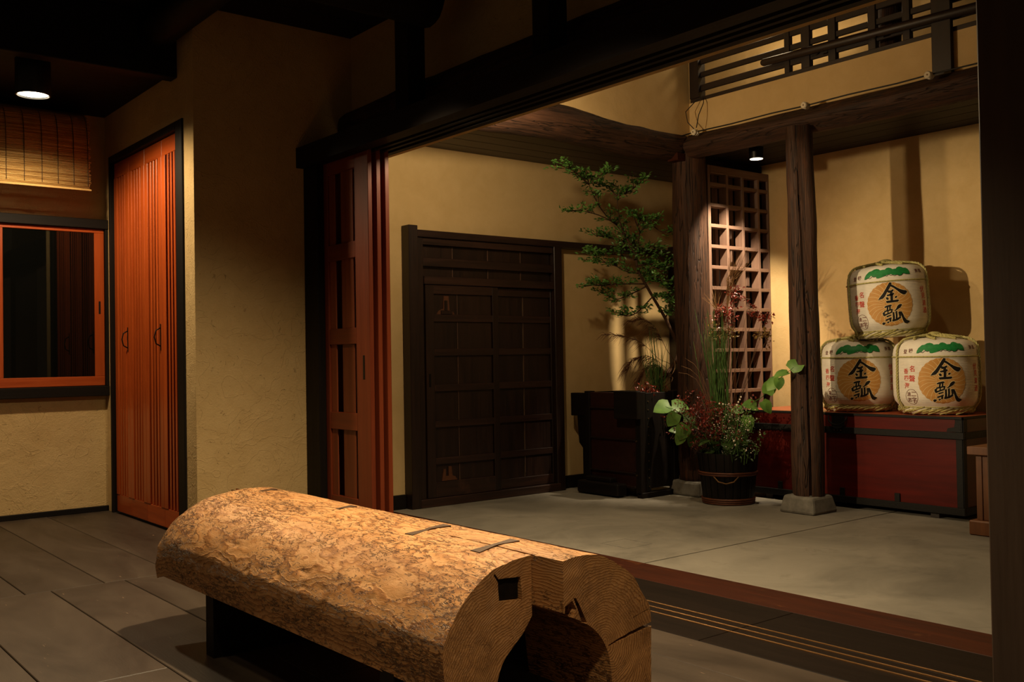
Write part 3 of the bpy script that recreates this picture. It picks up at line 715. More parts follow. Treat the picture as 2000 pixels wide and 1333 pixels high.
half('log_half', R_out, R_in, 2.373, 4.97, 1, 'bench_wood_b', 8.0,
     [cutq([(2.150, .477), (2.163, .474), (2.208, .388), (2.192, .375)], 2.2, 2.50), cutq([(2.30, .292), (2.30, .297), (2.40, .322), (2.56, .345), (2.56, .329), (2.40, .309)], 2.2, 2.9),
      cutq([(2.42, .368), (2.56, .398), (2.56, .394), (2.42, .366)], 2.2, 2.5), cutq([(2.113, .455), (2.145, .47), (2.16, .44), (2.14, .40), (2.11, .405)], 2.2, 2.46)])
plain('key_wood', '#4A3420', .55, 0, .4, .3, .3, 30)
for x, y in ((2.118, 4.656), (2.110, 3.853), (2.115, 3.149), (2.105, 2.721)):
    x *= 1; wd, ln = .026, .088
    poly = [(-ln, -wd), (-ln*.1, -wd*.45), (ln*.1, -wd*.45), (ln, -wd), (ln, wd), (ln*.1, wd*.45), (-ln*.1, wd*.45), (-ln, wd)]
    def zt(xx):
        src = L_out if xx < 2.105 else R_out
        for i in range(len(src)-1):
            a, b = src[i], src[i+1]
            if min(a[0], b[0]) <= xx <= max(a[0], b[0]): return a[1]+(b[1]-a[1])*(xx-a[0])/(b[0]-a[0]+1e-9)
        return .6
    vs = []
    for up in (.006, -.03):
        for p in poly: vs.append(S(x+p[0], y+p[1], zt(x+p[0])+up))
    MB().add(vs, [(0, 1, 6, 7), (1, 2, 5, 6), (2, 3, 4, 5), (15, 14, 9, 8), (14, 13, 10, 9), (13, 12, 11, 10)]+[(i, i+8, (i+1) % 8+8, (i+1) % 8) for i in range(8)]).build('butterfly_key', 'key_wood', bench, fix=True, label='dark bow-tie inlay key')
pa, pb = S(1.963, 2.526, .461), S(2.056, 2.526, .536)
bx('mortise_plug', 'black_timber_y', bench, pa.x, pa.y+.012, pa.z+.002, pb.x, pa.y+.2, pb.z, .002)  # dark block set just inside the square mortise
for y0, y1 in ((4.09, 4.17), (2.66, 2.74)):
    MB().prism([(1.648, 0), (2.34, 0), (2.34, .27), (2.17, .30), (2.10, .36), (1.93, .36), (1.86, .30), (1.648, .27)], 'y', y0, y1).build('foot', 'black_timber_x', bench, fix=True)

# ------------------------------------------------------------------ straw-wrapped barrels with printed fronts
PROF = [(.235, 0), (.262, .012), (.272, .03), (.266, .052), (.282, .075), (.302, .10), (.311, .14), (.314, .22), (.314, .34), (.313, .43), (.311, .47), (.305, .505), (.290, .537), (.262, .560), (.222, .574), (.14, .588), (.02, .596)]
def rad(z):
    for (r0, z0), (r1, z1) in zip(PROF, PROF[1:]):
        if z0 <= z <= z1: return r0+(r1-r0)*(z-z0)/(z1-z0)
    return .2
PXM = .00049
def uv(p): return ((p[0]-840)*PXM, (1283-p[1])*PXM)
def wrap(polys, eps, name, mat, parent, tris=None):
    """flat print outlines (u, v in metres) laid onto the barrel surface"""
    bm = bmesh.new()
    if tris is not None:
        vv = [bm.verts.new((p[0], p[1], 0)) for p in tris[0]]
        for f in tris[1]:
            try: bm.faces.new([vv[i] for i in f])
            except ValueError: pass
    for pl in polys or []:
        t = geometry.tessellate_polygon([[Vector((p[0], p[1], 0)) for p in pl]])
        vv = [bm.verts.new((p[0], p[1], 0)) for p in pl]
        for f in t:
            try: bm.faces.new([vv[i] for i in f])
            except ValueError: pass
    us = [v.co.x for v in bm.verts]; zs_ = [v.co.y for v in bm.verts]
    for ax, lo, hi, st in (((1, 0, 0), min(us), max(us), .018), ((0, 1, 0), min(zs_), max(zs_), .02)):
        k = math.ceil(lo/st)
        while k*st < hi:
            bmesh.ops.bisect_plane(bm, geom=bm.verts[:]+bm.edges[:]+bm.faces[:], plane_co=Vector(ax)*k*st, plane_no=ax); k += 1
    for f in bm.faces:
        if f.normal.z < 0: f.normal_flip()
    for v in bm.verts:
        u, z = v.co.x, v.co.y; r = rad(z)+eps; a = u/.314
        v.co = Vector((r*math.sin(a), -r*math.cos(a), z))
    me = bpy.data.meshes.new(name); bm.to_mesh(me); bm.free(); me.materials.append(M[mat])
    o = bpy.data.objects.new(name, me); COL.objects.link(o); o.parent = parent; WL[o] = WL[parent]; o['kind'] = 'stuff' if name not in ('flower_disc', 'pine_crest', 'brush_character') else ''
    if not o['kind']: del o['kind']
    return o
def text_tris(s, size, u, v, sy=1.0):
    cu = bpy.data.curves.new('t', 'FONT'); cu.body = s; cu.size = size; cu.align_x = 'CENTER'; cu.offset = size*.012; cu.resolution_u = 2
    o = bpy.data.objects.new('t', cu); COL.objects.link(o); bpy.context.view_layer.update()
    dg = bpy.context.evaluated_depsgraph_get(); me = o.evaluated_get(dg).to_mesh()
    vs = [(p.co.x, p.co.y*sy) for p in me.vertices]; fs = [tuple(p.vertices) for p in me.polygons]
    o.evaluated_get(dg).to_mesh_clear(); bpy.data.objects.remove(o); bpy.data.curves.remove(cu)
    if not vs: return [], []
    cx = (min(p[0] for p in vs)+max(p[0] for p in vs))/2; cy = (min(p[1] for p in vs)+max(p[1] for p in vs))/2
    return [(p[0]-cx+u, p[1]-cy+v) for p in vs], fs
def join_t(lst):
    V, F = [], []
    for vs, fs in lst:
        n = len(V); V += vs; F += [tuple(i+n for i in f) for f in fs]
    return V, F
INK = [
 [(800,405),(826,408),(832,420),(800,490),(760,545),(715,625),(685,655),(650,664),(612,674),(640,636),(690,580),(740,505),(770,455)],
 [(812,432),(850,455),(910,500),(960,528),(1010,545),(1050,552),(1062,572),(1030,610),(1000,612),(955,585),(910,540),(860,495),(815,468)],
 [(758,550),(775,532),(808,538),(840,520),(856,528),(848,546),(815,560),(780,572)],
 [(796,545),(832,540),(838,600),(834,695),(798,700),(802,620)],
 [(748,605),(800,590),(850,578),(862,590),(842,606),(800,618),(752,622)],
 [(728,648),(752,638),(770,655),(768,680),(745,680)], [(868,640),(890,628),(902,640),(884,662),(866,658)],
 [(726,705),(760,698),(850,695),(915,690),(924,704),(905,722),(820,728),(742,732)],
 [(698,794),(730,776),(790,764),(810,770),(800,787),(750,797),(708,808)], [(738,795),(758,792),(748,852),(726,852)], [(772,790),(792,786),(788,842),(768,844)],
 [(690,858),(812,832),(822,846),(700,876)], [(664,890),(694,868),(700,880),(692,936),(672,930)], [(672,922),(795,878),(804,892),(684,942)], [(800,842),(820,840),(808,892),(788,892)], [(742,850),(756,850),(750,905),(736,908)],
 [(718,942),(788,924),(794,936),(726,962)], [(698,1000),(788,968),(798,982),(708,1020)], [(764,975),(786,972),(782,1036),(758,1036)],
 [(644,1052),(668,1040),(694,1048),(688,1066),(664,1080),(648,1072)], [(718,1046),(742,1030),(754,1042),(732,1060)],
 [(842,864),(872,840),(896,792),(922,770),(950,764),(966,776),(936,818),(896,842),(856,868)],
 [(816,890),(838,884),(842,960),(838,1020),(818,1036),(800,1030),(814,990)], [(858,880),(882,868),(884,940),(878,1000),(852,1012),(862,950)],
 [(812,1014),(870,996),(928,958),(938,984),(880,1020),(822,1034)], [(904,892),(926,880),(938,958),(914,972)],
 [(930,884),(952,884),(972,930),(990,980),(1024,1026),(1076,1044),(1072,1062),(1036,1082),(996,1068),(972,1030),(952,970),(938,920)]]
GREEN = [(405,325),(410,285),(436,238),(482,196),(524,190),(556,170),(600,162),(644,172),(668,192),(718,186),(744,188),(776,164),(812,158),(848,170),(872,190),(928,186),(956,164),(1000,152),(1040,162),(1058,178),(1108,180),(1134,206),(1146,250),(1148,290),(1080,285),(1030,266),(1000,305),(960,302),(930,292),(880,288),(830,272),(780,278),(720,304),(640,326),(610,322),(600,292),(560,292),(520,268),(490,302),(460,312),(430,322)]
def strip(pts, w_):
    out = []; pts = [Vector((p[0], p[1], 0)) for p in pts]
    a, b = [], []
    for i, p in enumerate(pts):
        t = (pts[min(i+1, len(pts)-1)]-pts[max(i-1, 0)]).normalized(); n = Vector((-t.y, t.x, 0))*w_/2; a.append(p+n); b.append(p-n)
    return [(q.x, q.y) for q in a]+[(q.x, q.y) for q in b[::-1]]
def grow(pl, d):
    n = len(pl); A = sum(pl[i][0]*pl[(i+1) % n][1]-pl[(i+1) % n][0]*pl[i][1] for i in range(n)); sg = 1 if A > 0 else -1; out = []
    for i in range(n):
        p = Vector(pl[i]); e1 = (p-Vector(pl[i-1])).normalized(); e2 = (Vector(pl[(i+1) % n])-p).normalized()
        nn = (Vector((e1.y, -e1.x))+Vector((e2.y, -e2.x)))*sg
        nn = nn.normalized() if nn.length > 1e-6 else Vector((0, 0)); out.append(tuple(p+nn*d))
    return out
INKB = [grow(p_, 3.5) for p_ in INK]
def rope(pts, r, name, mat, parent, turns_per_m=14, strands=3):
    """twisted straw rope along a polyline: strands wound round one another, one mesh"""
    P = curve(pts, max(20, int(sum((Vector(pts[i+1])-Vector(pts[i])).length for i in range(len(pts)-1))*110))); mb = MB(); d = 0; ang = []
    for i in range(len(P)):
        if i: d += (P[i]-P[i-1]).length
        ang.append(d*turns_per_m*2*math.pi)
    for s in range(strands):
        q = []
        for i, p in enumerate(P):
            t = (P[min(i+1, len(P)-1)]-P[max(i-1, 0)]).normalized(); a = Vector((0, 0, 1)); a = a-t*a.dot(t)
            if a.length < .2: a = Vector((1, .3, 0)); a = a-t*a.dot(t)
            a.normalize(); b = t.cross(a); an = ang[i]+2*math.pi*s/strands; q.append(p+(a*math.cos(an)+b*math.sin(an))*r*.55)
        mb.tube(q, r*.6, 5)
    return mb.build(name, mat, parent, True)
def make_barrel(name, label):
    b = thing(name, (0, 0, 0), label, 'barrel', 'stacked straw-wrapped barrels')
    MB().lathe(PROF, 72).build('body', 'barrel_mat', b, 'auto')
    # bottom straw binding: rounded hoop with bent straw bundles
    mb = MB(); n = 40
    for k in range(n):
        a = 2*math.pi*k/n; a2 = a+.55; h0, h1 = .006+.006*math.sin(k*2.3), .05+.008*math.sin(k*1.7)
        mb.tube([(.258*math.cos(a), .258*math.sin(a), h0), (.276*math.cos(a+.27), .276*math.sin(a+.27), (h0+h1)/2), (.274*math.cos(a2), .274*math.sin(a2), h1)], [.005, .007, .005], 6)
    mb.build('straw_skirt', 'straw', b, True)
    mb = MB(); mb.tube([(.268*math.cos(2*math.pi*k/48), .268*math.sin(2*math.pi*k/48), .056) for k in range(49)], .006, 6); mb.build('bottom_binding', 'rope_straw', b, True)
    mb = MB(); mb.tube([(.3135*math.cos(2*math.pi*k/64), .3135*math.sin(2*math.pi*k/64), .443) for k in range(65)], .0065, 6); mb.build('band', 'straw', b, True)
    # side ropes running over the shoulder and down, and the twisted straw on top
    for az in (-72, 62, 150, 205):
        a = math.radians(az-90); c, s = math.cos(a), math.sin(a)
        rope([(r*c, r*s, z) for r, z in ((.05, .612), (.16, .600), (.25, .582), (.29, .556), (.314, .52), (.322, .46), (.325, .34), (.325, .2), (.316, .11), (.292, .065), (.262, .02))], .009, 'side_rope', 'rope_straw', b)
    for k in range(9):
        a = 2*math.pi*k/9+.2; pts = [(r*math.cos(a+da), r*math.sin(a+da), z) for r, da, z in ((.03, 0, .618), (.10, .25, .608), (.17, .55, .597), (.23, .8, .581))]
        rope(pts, .010, 'top_rope', 'straw', b, 12)
    MB().lathe([(.055, .596), (.06, .612), (.045, .632), (.02, .64)], 14).build('top_knot', 'straw', b, True)
    # prints
    cx, cy = 785, 752; N = 26
    ring = []
    for i in range(N*6):
        t = 2*math.pi*i/(N*6); r = 352+10*abs(math.sin(t*N/2)); ring.append(uv((cx+r*math.cos(t), cy+r*math.sin(t)*.985)))
    wrap([ring], .0012, 'flower_disc', 'ink_gold', b)
    pet = []
    for i in range(N):
        t = 2*math.pi*(i+.0)/N; pts = []
        for j in range(9):
            f = j/8; r = 80+272*f; tt = t+.16*math.sin(f*3.4)*(1-f*.3)-.05; pts.append(uv((cx+r*math.cos(tt), cy+r*math.sin(tt)*.985)))
        pet.append(strip(pts, .0022))
    wrap(pet, .0018, 'petal_lines', 'ink_cream', b)
    wrap([[uv(p) for p in grow(pl_, 11)] for pl_ in INK], .0022, 'lettering_outline', 'ink_cream', b)
    wrap([[uv(p) for p in pl_] for pl_ in INKB[:8]], .0028, 'brush_character', 'ink_black', b); wrap([[uv(p) for p in pl_] for pl_ in INKB[8:]], .0028, 'brush_character', 'ink_black', b)
    wrap([[uv(p) for p in GREEN]], .0014, 'pine_crest', 'ink_green', b)
    w1_ = [(430,322),(470,300),(500,318),(540,285),(570,296),(600,290)]; w2_ = [(720,300),(750,288),(770,300),(800,272),(830,290),(860,285),(890,302),(930,285),(960,305),(1000,300)]; w3_ = [(1000,300),(1030,268),(1080,285),(1148,290)]
    wrap([strip([uv(p) for p in q], .004) for q in (w1_, w2_, w3_)], .0020, 'crest_branches', 'ink_black', b)
    wrap(None, .0014, 'red_lettering', 'ink_red', b, join_t([text_tris('名', 0.050, -.250, .353), text_tris('聲', 0.054, -.252, .277), text_tris('香', 0.044, -.305, .334), text_tris('四', 0.044, -.303, .280), text_tris('海', 0.050, -.298, .222),
        text_tris('伏', 0.052, .258, .365), text_tris('見', 0.052, .268, .312), text_tris('清', 0.050, .272, .255), text_tris('酒', 0.054, .276, .198)]))
    wrap(None, .0014, 'brown_lettering', 'ink_brown', b, join_t([text_tris('登', .036, -.312, .486), text_tris('録', .038, -.262, .490), text_tris('商', .036, .222, .512), text_tris('標', .036, .262, .512)]))
    seal = []
    for rr, w_ in ((1.0, .003),):
        pts = [(-.262+.052*rr*math.cos(2*math.pi*k/40), .136+.058*rr*math.sin(2*math.pi*k/40)) for k in range(41)]
        for k in range(40): seal.append(strip(pts[k:k+2], w_))
    wrap(seal, .0014, 'seal_ring', 'ink_brown', b)
    wrap(None, .0014, 'seal_lettering', 'ink_brown', b, join_t([text_tris('二', .046, -.242, .158), text_tris('字', .046, -.242, .112), text_tris('清', .036, -.284, .156), text_tris('酒', .036, -.284, .112)]))
    return b
def dup(root, label):
    r = root.copy(); COL.objects.link(r); r['label'] = label
    for ch in list(root.children):
        c = ch.copy(); COL.objects.link(c); c.parent = r
    return r
b0 = make_barrel('sake_barrel', 'straw-wrapped white barrel at the right of the bottom pair on the chest')
b1_ = dup(b0, 'straw-wrapped white barrel at the left of the bottom pair, partly behind the post')
b2_ = dup(b0, 'straw-wrapped white barrel on top of the two others')
# the print faces local -y
for o, (x, y, z, az) in ((b0, (7.49, 3.985, .768, 222)), (b1_, (7.50, 4.67, .768, 218)), (b2_, (7.50, 4.36, 1.372, 217))):
    o.location = (x, y, z); o.rotation_euler = (0, 0, math.radians(az+90)); WL[o] = Vector((x, y, z))
b2_.rotation_euler = (Matrix.Rotation(math.radians(3.0), 3, Vector((-.80, -.60, 0))) @ Matrix.Rotation(math.radians(217+90), 3, 'Z')).to_euler()

# ------------------------------------------------------------------ red lacquered chest
ch = thing('long_chest', (7.5, 4.6, 0), 'long red lacquered chest with black iron bands under the barrels', 'chest')
X0, X1, Y0, Y1 = 7.13, 7.88, 3.60, 5.62
bx('body', 'red_lacquer', ch, X0, Y0, .055, X1, Y1, .62, .006)
lid = bx('lid', 'red_lacquer', ch, X0-.012, Y0-.012, .63, X1+.01, Y1+.012, .752, .006)
bx('lid_top', 'red_lid_top', lid, X0-.008, Y0-.008, .752, X1+.006, Y1+.008, .762, .002)
for q in ((X0-.018, Y0-.018, .745, X0-.004, Y1+.018, .766), (X0-.018, Y0-.018, .745, X1+.01, Y0-.004, .766)): bx('lid_edge', 'iron', lid, *q, .003)
bx('band', 'iron', ch, X0-.02, Y0-.02, .60, X0+.01, Y1+.02, .652, .003); bx('band', 'iron', ch, X0+.01, Y0-.02, .60, X1+.01, Y0+.01, .652, .003)
bx('bottom_band', 'iron', ch, X0-.014, Y0-.014, .04, X0+.01, Y1+.014, .095, .003); bx('bottom_band', 'iron', ch, X0+.01, Y0-.014, .04, X1, Y0+.01, .095, .003)
bx('corner_strap', 'iron', ch, X0-.010, Y0-.004, .095, X0+.004, Y0+.045, .60, .002); bx('corner_strap', 'iron', ch, X0-.004, Y0-.010, .095, X0+.045, Y0+.004, .60, .002)
bx('corner_strap', 'iron', lid, X0-.017, Y0-.010, .652, X0-.006, Y0+.045, .745, .002); bx('corner_strap', 'iron', lid, X0-.010, Y0-.017, .652, X0+.045, Y0-.006, .745, .002)
MB().prism([(Y0+.0, .655), (Y0+.11, .655), (Y0+.10, .68), (Y0+.05, .69), (Y0+.045, .72), (Y0, .72)], 'x', X0-.019, X0-.012).build('corner_plate', 'iron', lid, fix=True)
for y in (4.12, 4.60, 5.2): bx('foot_clip', 'iron', ch, X0-.012, y-.022, .095, X0, y+.022, .16, .002)
hp = bx('lock_plate', 'iron', lid, X0-.016, 4.56, .652, X0-.010, 4.68, .745, .002)
MB().tube([(X0-.02, 4.535, .735), (X0-.034, 4.545, .70), (X0-.04, 4.58, .675), (X0-.042, 4.62, .668), (X0-.04, 4.66, .675), (X0-.034, 4.695, .70), (X0-.02, 4.705, .735)], .006, 8).build('drop_handle', 'iron', lid, True)
for y in (4.59, 4.62, 4.65): MB().tube([(X0-.020, y, .625), (X0-.026, y, .625)], .006, 8).build('stud', 'nail', ch)
for y in (3.80, 5.30): bx('foot', 'dark_timber_x', ch, X0+.02, y, 0, X1, y+.07, .055, .003)
# wooden pedestal at the right
pd = thing('pedestal', (6.85, 3.15, 0), 'small brown wooden pedestal before the right end of the red chest', 'pedestal')
bx('top', 'pedestal_wood', pd, 6.64, 2.9, .545, 7.05, 3.325, .60, .004); bx('body', 'pedestal_wood', pd, 6.69, 2.95, .10, 7.0, 3.285, .545, .004)
bx('plinth', 'pedestal_wood', pd, 6.645, 2.905, .0, 7.045, 3.325, .10, .008)
for y0, y1 in ((2.95, 2.99), (3.245, 3.285)): bx('stile', 'pedestal_wood', pd, 6.682, y0, .10, 6.69, y1, .545, .002)

# ------------------------------------------------------------------ dark planter
pn_ = thing('wooden_planter', (6.58, 6.44, 0), 'black-brown wooden planter chest with battens and nailed straps by the gate', 'planter')
plain('planter_red', '#2C120C', .5, 0, .4, .3, .2, 20)
A0, A1, B0, B1, HT = 6.36, 6.83, 6.09, 6.80, .925
for nm, q in (('wall_board', (A0, B0, .08, A0+.03, B1, HT)), ('wall_board', (A1-.03, B0, .08, A1, B1, HT)), ('wall_board', (A0, B0, .08, A1, B0+.03, HT)), ('wall_board', (A0, B1-.03, .08, A1, B1, HT))):
    bx(nm, 'planter_red' if q[0] == A0 and q[3] < A0+.1 else 'black_timber', pn_, *q, .003)
bx('floor_board', 'black_timber', pn_, A0+.03, B0+.03, .08, A1-.03, B1-.03, .12, 0)
bx('soil', 'soil', pn_, A0+.03, B0+.03, .12, A1-.03, B1-.03, .86, 0)
for z0, z1 in ((.775, .79), (.50, .515), (.205, .22), (.08, .10)): bx('batten', 'gate_timber', pn_, A0-.016, B0+.07, z0, A0, B1, z1, .003)
for y in (B0, B1-.06): bx('corner_post', 'black_timber', pn_, A0-.02, y-.005, 0.03, A0+.06, y+.06, HT+.01, .004)
bx('corner_post', 'black_timber', pn_, A1-.06, B0-.005, .03, A1+.005, B0+.06, HT+.01, .004)
bx('bracket_block', 'black_timber_y', pn_, A0-.075, B0-.02, .695, A0-.02, B0+.27, .945, .006)
bx('arm', 'black_timber_y', pn_, A0-.01, B1, .70, A0+.07, 7.0, .915, .005)
MB().prism([(B1, .12), (B1, .70), (B1+.12, .70), (B1+.10, .45), (B1+.05, .40), (B1+.05, .12)], 'x', A0, A0+.06).build('bracket', 'black_timber', pn_, fix=True)
bx('skid', 'black_timber_y', pn_, A0-.15, B0+.16, .012, A0-.03, B1-.02, .12, .01); bx('skid', 'black_timber_y', pn_, A0-.02, B0-.02, .0, A1, B0+.05, .05, .006); bx('skid', 'black_timber_y', pn_, A0-.02, B1-.1, .0, A1, B1, .05, .006)
bx('skid_block', 'black_timber_y', pn_, A0-.10, B0+.30, .12, A0-.02, B0+.62, .16, .006)
for y, zz in ((B0+.045, .77), (B0+.045, .50), (B0+.045, .20)): MB().tube([(A0-.02, y, zz), (A0-.026, y, zz)], .009, 8).build('stud', 'nail', pn_)
bx('strap', 'iron', pn_, A0+.05, B0-.010, .06, A0+.10, B0-.002, HT, .002)
for i in range(11): MB().tube([(A0+.075, B0-.010, .10+i*.075), (A0+.075, B0-.016, .10+i*.075)], .006, 6).build('stud', 'nail', pn_)
# ------------------------------------------------------------------ plants
rnd = random.Random(11)
def leaf(mb, c, d, n, L, W, fold=.15):
    """a small folded leaf: base c, direction d, normal n"""
    d = d.normalized(); s = d.cross(n)
    if s.length < 1e-3: s = d.cross(Vector((.3, .5, .8)))
    s.normalize(); n = s.cross(d).normalized(); m = c+d*L*.45+n*fold*L*.3; t = c+d*L
    mb.add([c, m+s*W*.5+n*W*.15, t, m-s*W*.5+n*W*.15, m], [(0, 1, 4), (4, 1, 2), (0, 4, 3), (4, 3, 2)][:])
def rv(a=1.0): 
    while True:
        v = Vector((rnd.uniform(-1, 1), rnd.uniform(-1, 1), rnd.uniform(-1, 1)))
        if .05 < v.length < 1: return v*a
def spray(mb_leaf, mb_twig, base, tip, n, L, W, spread=.05, flat=.6):
    """a leafy twig: leaves in whorls from base to tip"""
    base, tip = Vector(base), Vector(tip); mid = base.lerp(tip, .5)+rv((tip-base).length*.08)
    mb_twig.tube([base, mid, tip], [.004, .003, .0015], 4, False)
    for i in range(n):
        f = rnd.uniform(.1, 1.0)**.75; p = base.lerp(mid, f*2) if f < .5 else mid.lerp(tip, f*2-1)
        q = p+Vector((rnd.gauss(0, spread), rnd.gauss(0, spread), rnd.gauss(0, spread*.5)))
        d = ((tip-base).normalized()*.6+rv()); d.z = d.z*(1-flat)+.1
        nrm = Vector((rnd.gauss(-.5, .6), rnd.gauss(-.35, .6), .7)); leaf(mb_leaf, q, d, nrm, L*rnd.uniform(.7, 1.25), W*rnd.uniform(.7, 1.25))

def at(px, py, Y, dy=0.0): return ray_at(px, py, 'y', Y+dy)
def atx(px, py, X, dx=0.0): return ray_at(px, py, 'x', X+dx)
# shrub in the planter
YS = 6.42
sh = thing('leafy_shrub', (6.70, YS, .86), 'tall airy green-leaved shrub rising from the dark planter', 'shrub')
wd_, lf_ = MB(), MB()
main = [Vector((6.70, YS, .80)), at(1322, 700, YS), at(1308, 640, YS), at(1272, 575, YS), at(1245, 525, YS), at(1243, 485, YS)]
mt = MB(); mt.tube(curve(main, 24), [.022-.012*i/23 for i in range(24)], 8); mt.build('trunk', 'bark', sh, True)
br = [  # branch polylines in the order base to tip, depth shifts give the crown its volume
 ([(1243, 490, 0), (1222, 465, .05), (1205, 440, .1), (1180, 425, .14), (1150, 415, .12), (1110, 412, .1)], 46),
 ([(1222, 465, .05), (1210, 430, .0), (1205, 385, -.06), (1208, 362, -.1)], 16),
 ([(1205, 440, .1), (1175, 410, .05), (1150, 360, -.10), (1145, 334, -.24)], 34),
 ([(1150, 360, -.10), (1125, 338, -.18), (1112, 326, -.26)], 26), ([(1150, 360, -.10), (1172, 344, -.22), (1186, 338, -.30)], 24),
 ([(1205, 385, -.06), (1232, 372, -.12), (1258, 352, -.2)], 26), ([(1205, 385, -.06), (1185, 362, .04), (1172, 360, .08)], 16),
 ([(1243, 490, 0), (1250, 455, -.1), (1268, 435, -.2), (1284, 425, -.28)], 22), ([(1268, 435, -.2), (1290, 452, -.25), (1308, 455, -.3)], 20), ([(1250, 455, -.1), (1240, 430, -.16), (1236, 418, -.2)], 16),
 ([(1245, 500, 0), (1215, 470, .12), (1190, 465, .2), (1162, 460, .25)], 46), ([(1245, 510, 0), (1205, 498, .14), (1175, 495, .2), (1150, 495, .24)], 42),
 ([(1250, 535, 0), (1220, 530, .12), (1195, 515, .18), (1160, 510, .22)], 40), ([(1258, 555, 0), (1215, 555, .12), (1180, 558, .18), (1146, 558, .22)], 44),
 ([(1262, 560, 0), (1232, 575, .1), (1205, 585, .16), (1188, 578, .2)], 30), ([(1275, 580, 0), (1245, 610, .1), (1225, 618, .14), (1210, 612, .2)], 28),
 ([(1245, 520, 0), (1270, 515, -.12), (1290, 530, -.2), (1310, 515, -.26)], 44), ([(1258, 550, 0), (1285, 545, -.14), (1305, 560, -.22), (1330, 572, -.3)], 50),
 ([(1272, 575, 0), (1295, 580, -.12), (1312, 590, -.2), (1330, 600, -.28)], 46), ([(1245, 500, 0), (1262, 490, -.1), (1275, 480, -.18), (1290, 500, -.24)], 26), ([(1300, 620, 0), (1310, 605, -.1), (1322, 612, -.2)], 24),
 ([(1258, 555, 0), (1270, 540, .1), (1265, 525, .16)], 26), ([(1222, 465, .05), (1240, 470, .12), (1232, 482, .2)], 20)]
for pts, n in br:
    P = [at(a, b, YS, d) for a, b, d in pts]
    wd_.tube(curve(P, 10), [.008-.0055*i/9 for i in range(10)], 5)
    for i in range(1, len(P)):
        k = max(2, int(n/(2.6*(len(P)-1))))
        for _ in range(k):
            b_ = P[i-1].lerp(P[i], rnd.uniform(.1, 1)); t_ = b_+(P[i]-P[i-1]).normalized()*rnd.uniform(.02, .10)+Vector((rnd.gauss(0, .06), rnd.gauss(0, .06), rnd.uniform(-.01, .07)))
            spray(lf_, wd_, b_, t_, 15, .042, .021, .024)
    spray(lf_, wd_, P[-2], P[-1], 18, .042, .021, .03)
wd_.build('branches', 'bark', sh, True, kind='stuff'); lf_.build('foliage', 'leaf_shrub', sh, kind='stuff')

# dry plume grass beside the shrub
def plume(name, root, pts, Y, label, n=60, L=.16, mat='plume'):
    t = thing(name, root, label, 'grass', 'dry plume grasses in the planter')
    P = curve([Vector(root)]+[at(a, b, Y, d) for a, b, d in pts], 30); m = MB(); m.tube(P, [.004-.0025*i/29 for i in range(30)], 5); m.build('stem', 'dry_grass', t, True)
    m = MB()
    for i in range(n):
        f = rnd.uniform(.66, 1.0); j = f*29; p = P[int(j)].lerp(P[min(29, int(j)+1)], j % 1); d = (P[29]-P[22]).normalized()
        l_ = L*rnd.uniform(.5, 1.0)*(1.15-f*.3); v = (d+Vector((rnd.gauss(0, .35), rnd.gauss(0, .35), rnd.gauss(0, .25)))).normalized()
        m.tube([p, p+v*l_*.5, p+v*l_+Vector((0, 0, -l_*.45))], [.0022, .0018, .0006], 3, False)
    m.build('plume', mat, t, kind='stuff'); return t
plume('plume_grass', (6.66, 6.36, .85), [(1310, 720, -.05), (1285, 700, -.1), (1250, 668, .05), (1205, 655, .1), (1180, 655, .15)], 6.42, 'dry feathery grass plume arching left across the plaster wall')
plume('plume_grass', (6.62, 6.42, .85), [(1308, 740, 0), (1290, 710, 0), (1262, 695, .05), (1235, 705, .1), (1228, 722, .15)], 6.42, 'short drooping grass plume low over the planter edge', 90, .2)
plume('plume_grass', (6.72, 6.30, .85), [(1318, 720, -.05), (1300, 680, -.1), (1280, 640, 0), (1258, 625, .05), (1232, 630, .1)], 6.40, 'brown grass plume in the lower crown of the shrub', 90, .18)
plume('plume_grass', (6.58, 6.32, .85), [(1312, 745, 0), (1298, 725, 0), (1280, 712, .0), (1262, 720, .05), (1250, 745, .1)], 6.36, 'dense dry grass plume bending down to the planter rim', 110, .17)
gr = thing('blade_grass', (6.74, 6.26, .86), 'upright thin green blades standing beside the shrub trunk', 'grass')
m = MB()
for i in range(46):
    p = Vector((6.74+rnd.gauss(0, .03), 6.24+rnd.gauss(0, .04), .84)); t_ = p+Vector((rnd.gauss(-.02, .05), rnd.gauss(.02, .07), rnd.uniform(.3, .75)))
    m.tube([p, p.lerp(t_, .6)+rv(.015), t_], [.004, .003, .0008], 4, False)
m.build('blades', 'stem_green', gr, kind='stuff')
rf = thing('red_filler', (6.62, 6.22, .86), 'low dark red foliage at the planter corner', 'foliage plant')
m = MB(); tw = MB()
for i in range(26):
    b_ = Vector((6.62+rnd.gauss(0, .08), 6.24+rnd.gauss(0, .09), .86)); spray(m, tw, b_, b_+Vector((rnd.gauss(0, .06), rnd.gauss(0, .06), rnd.uniform(.05, .16))), 10, .03, .012, .02, .2)
m.build('foliage', 'leaf_red', rf, kind='stuff'); tw.build('twigs', 'bark', rf, kind='stuff')

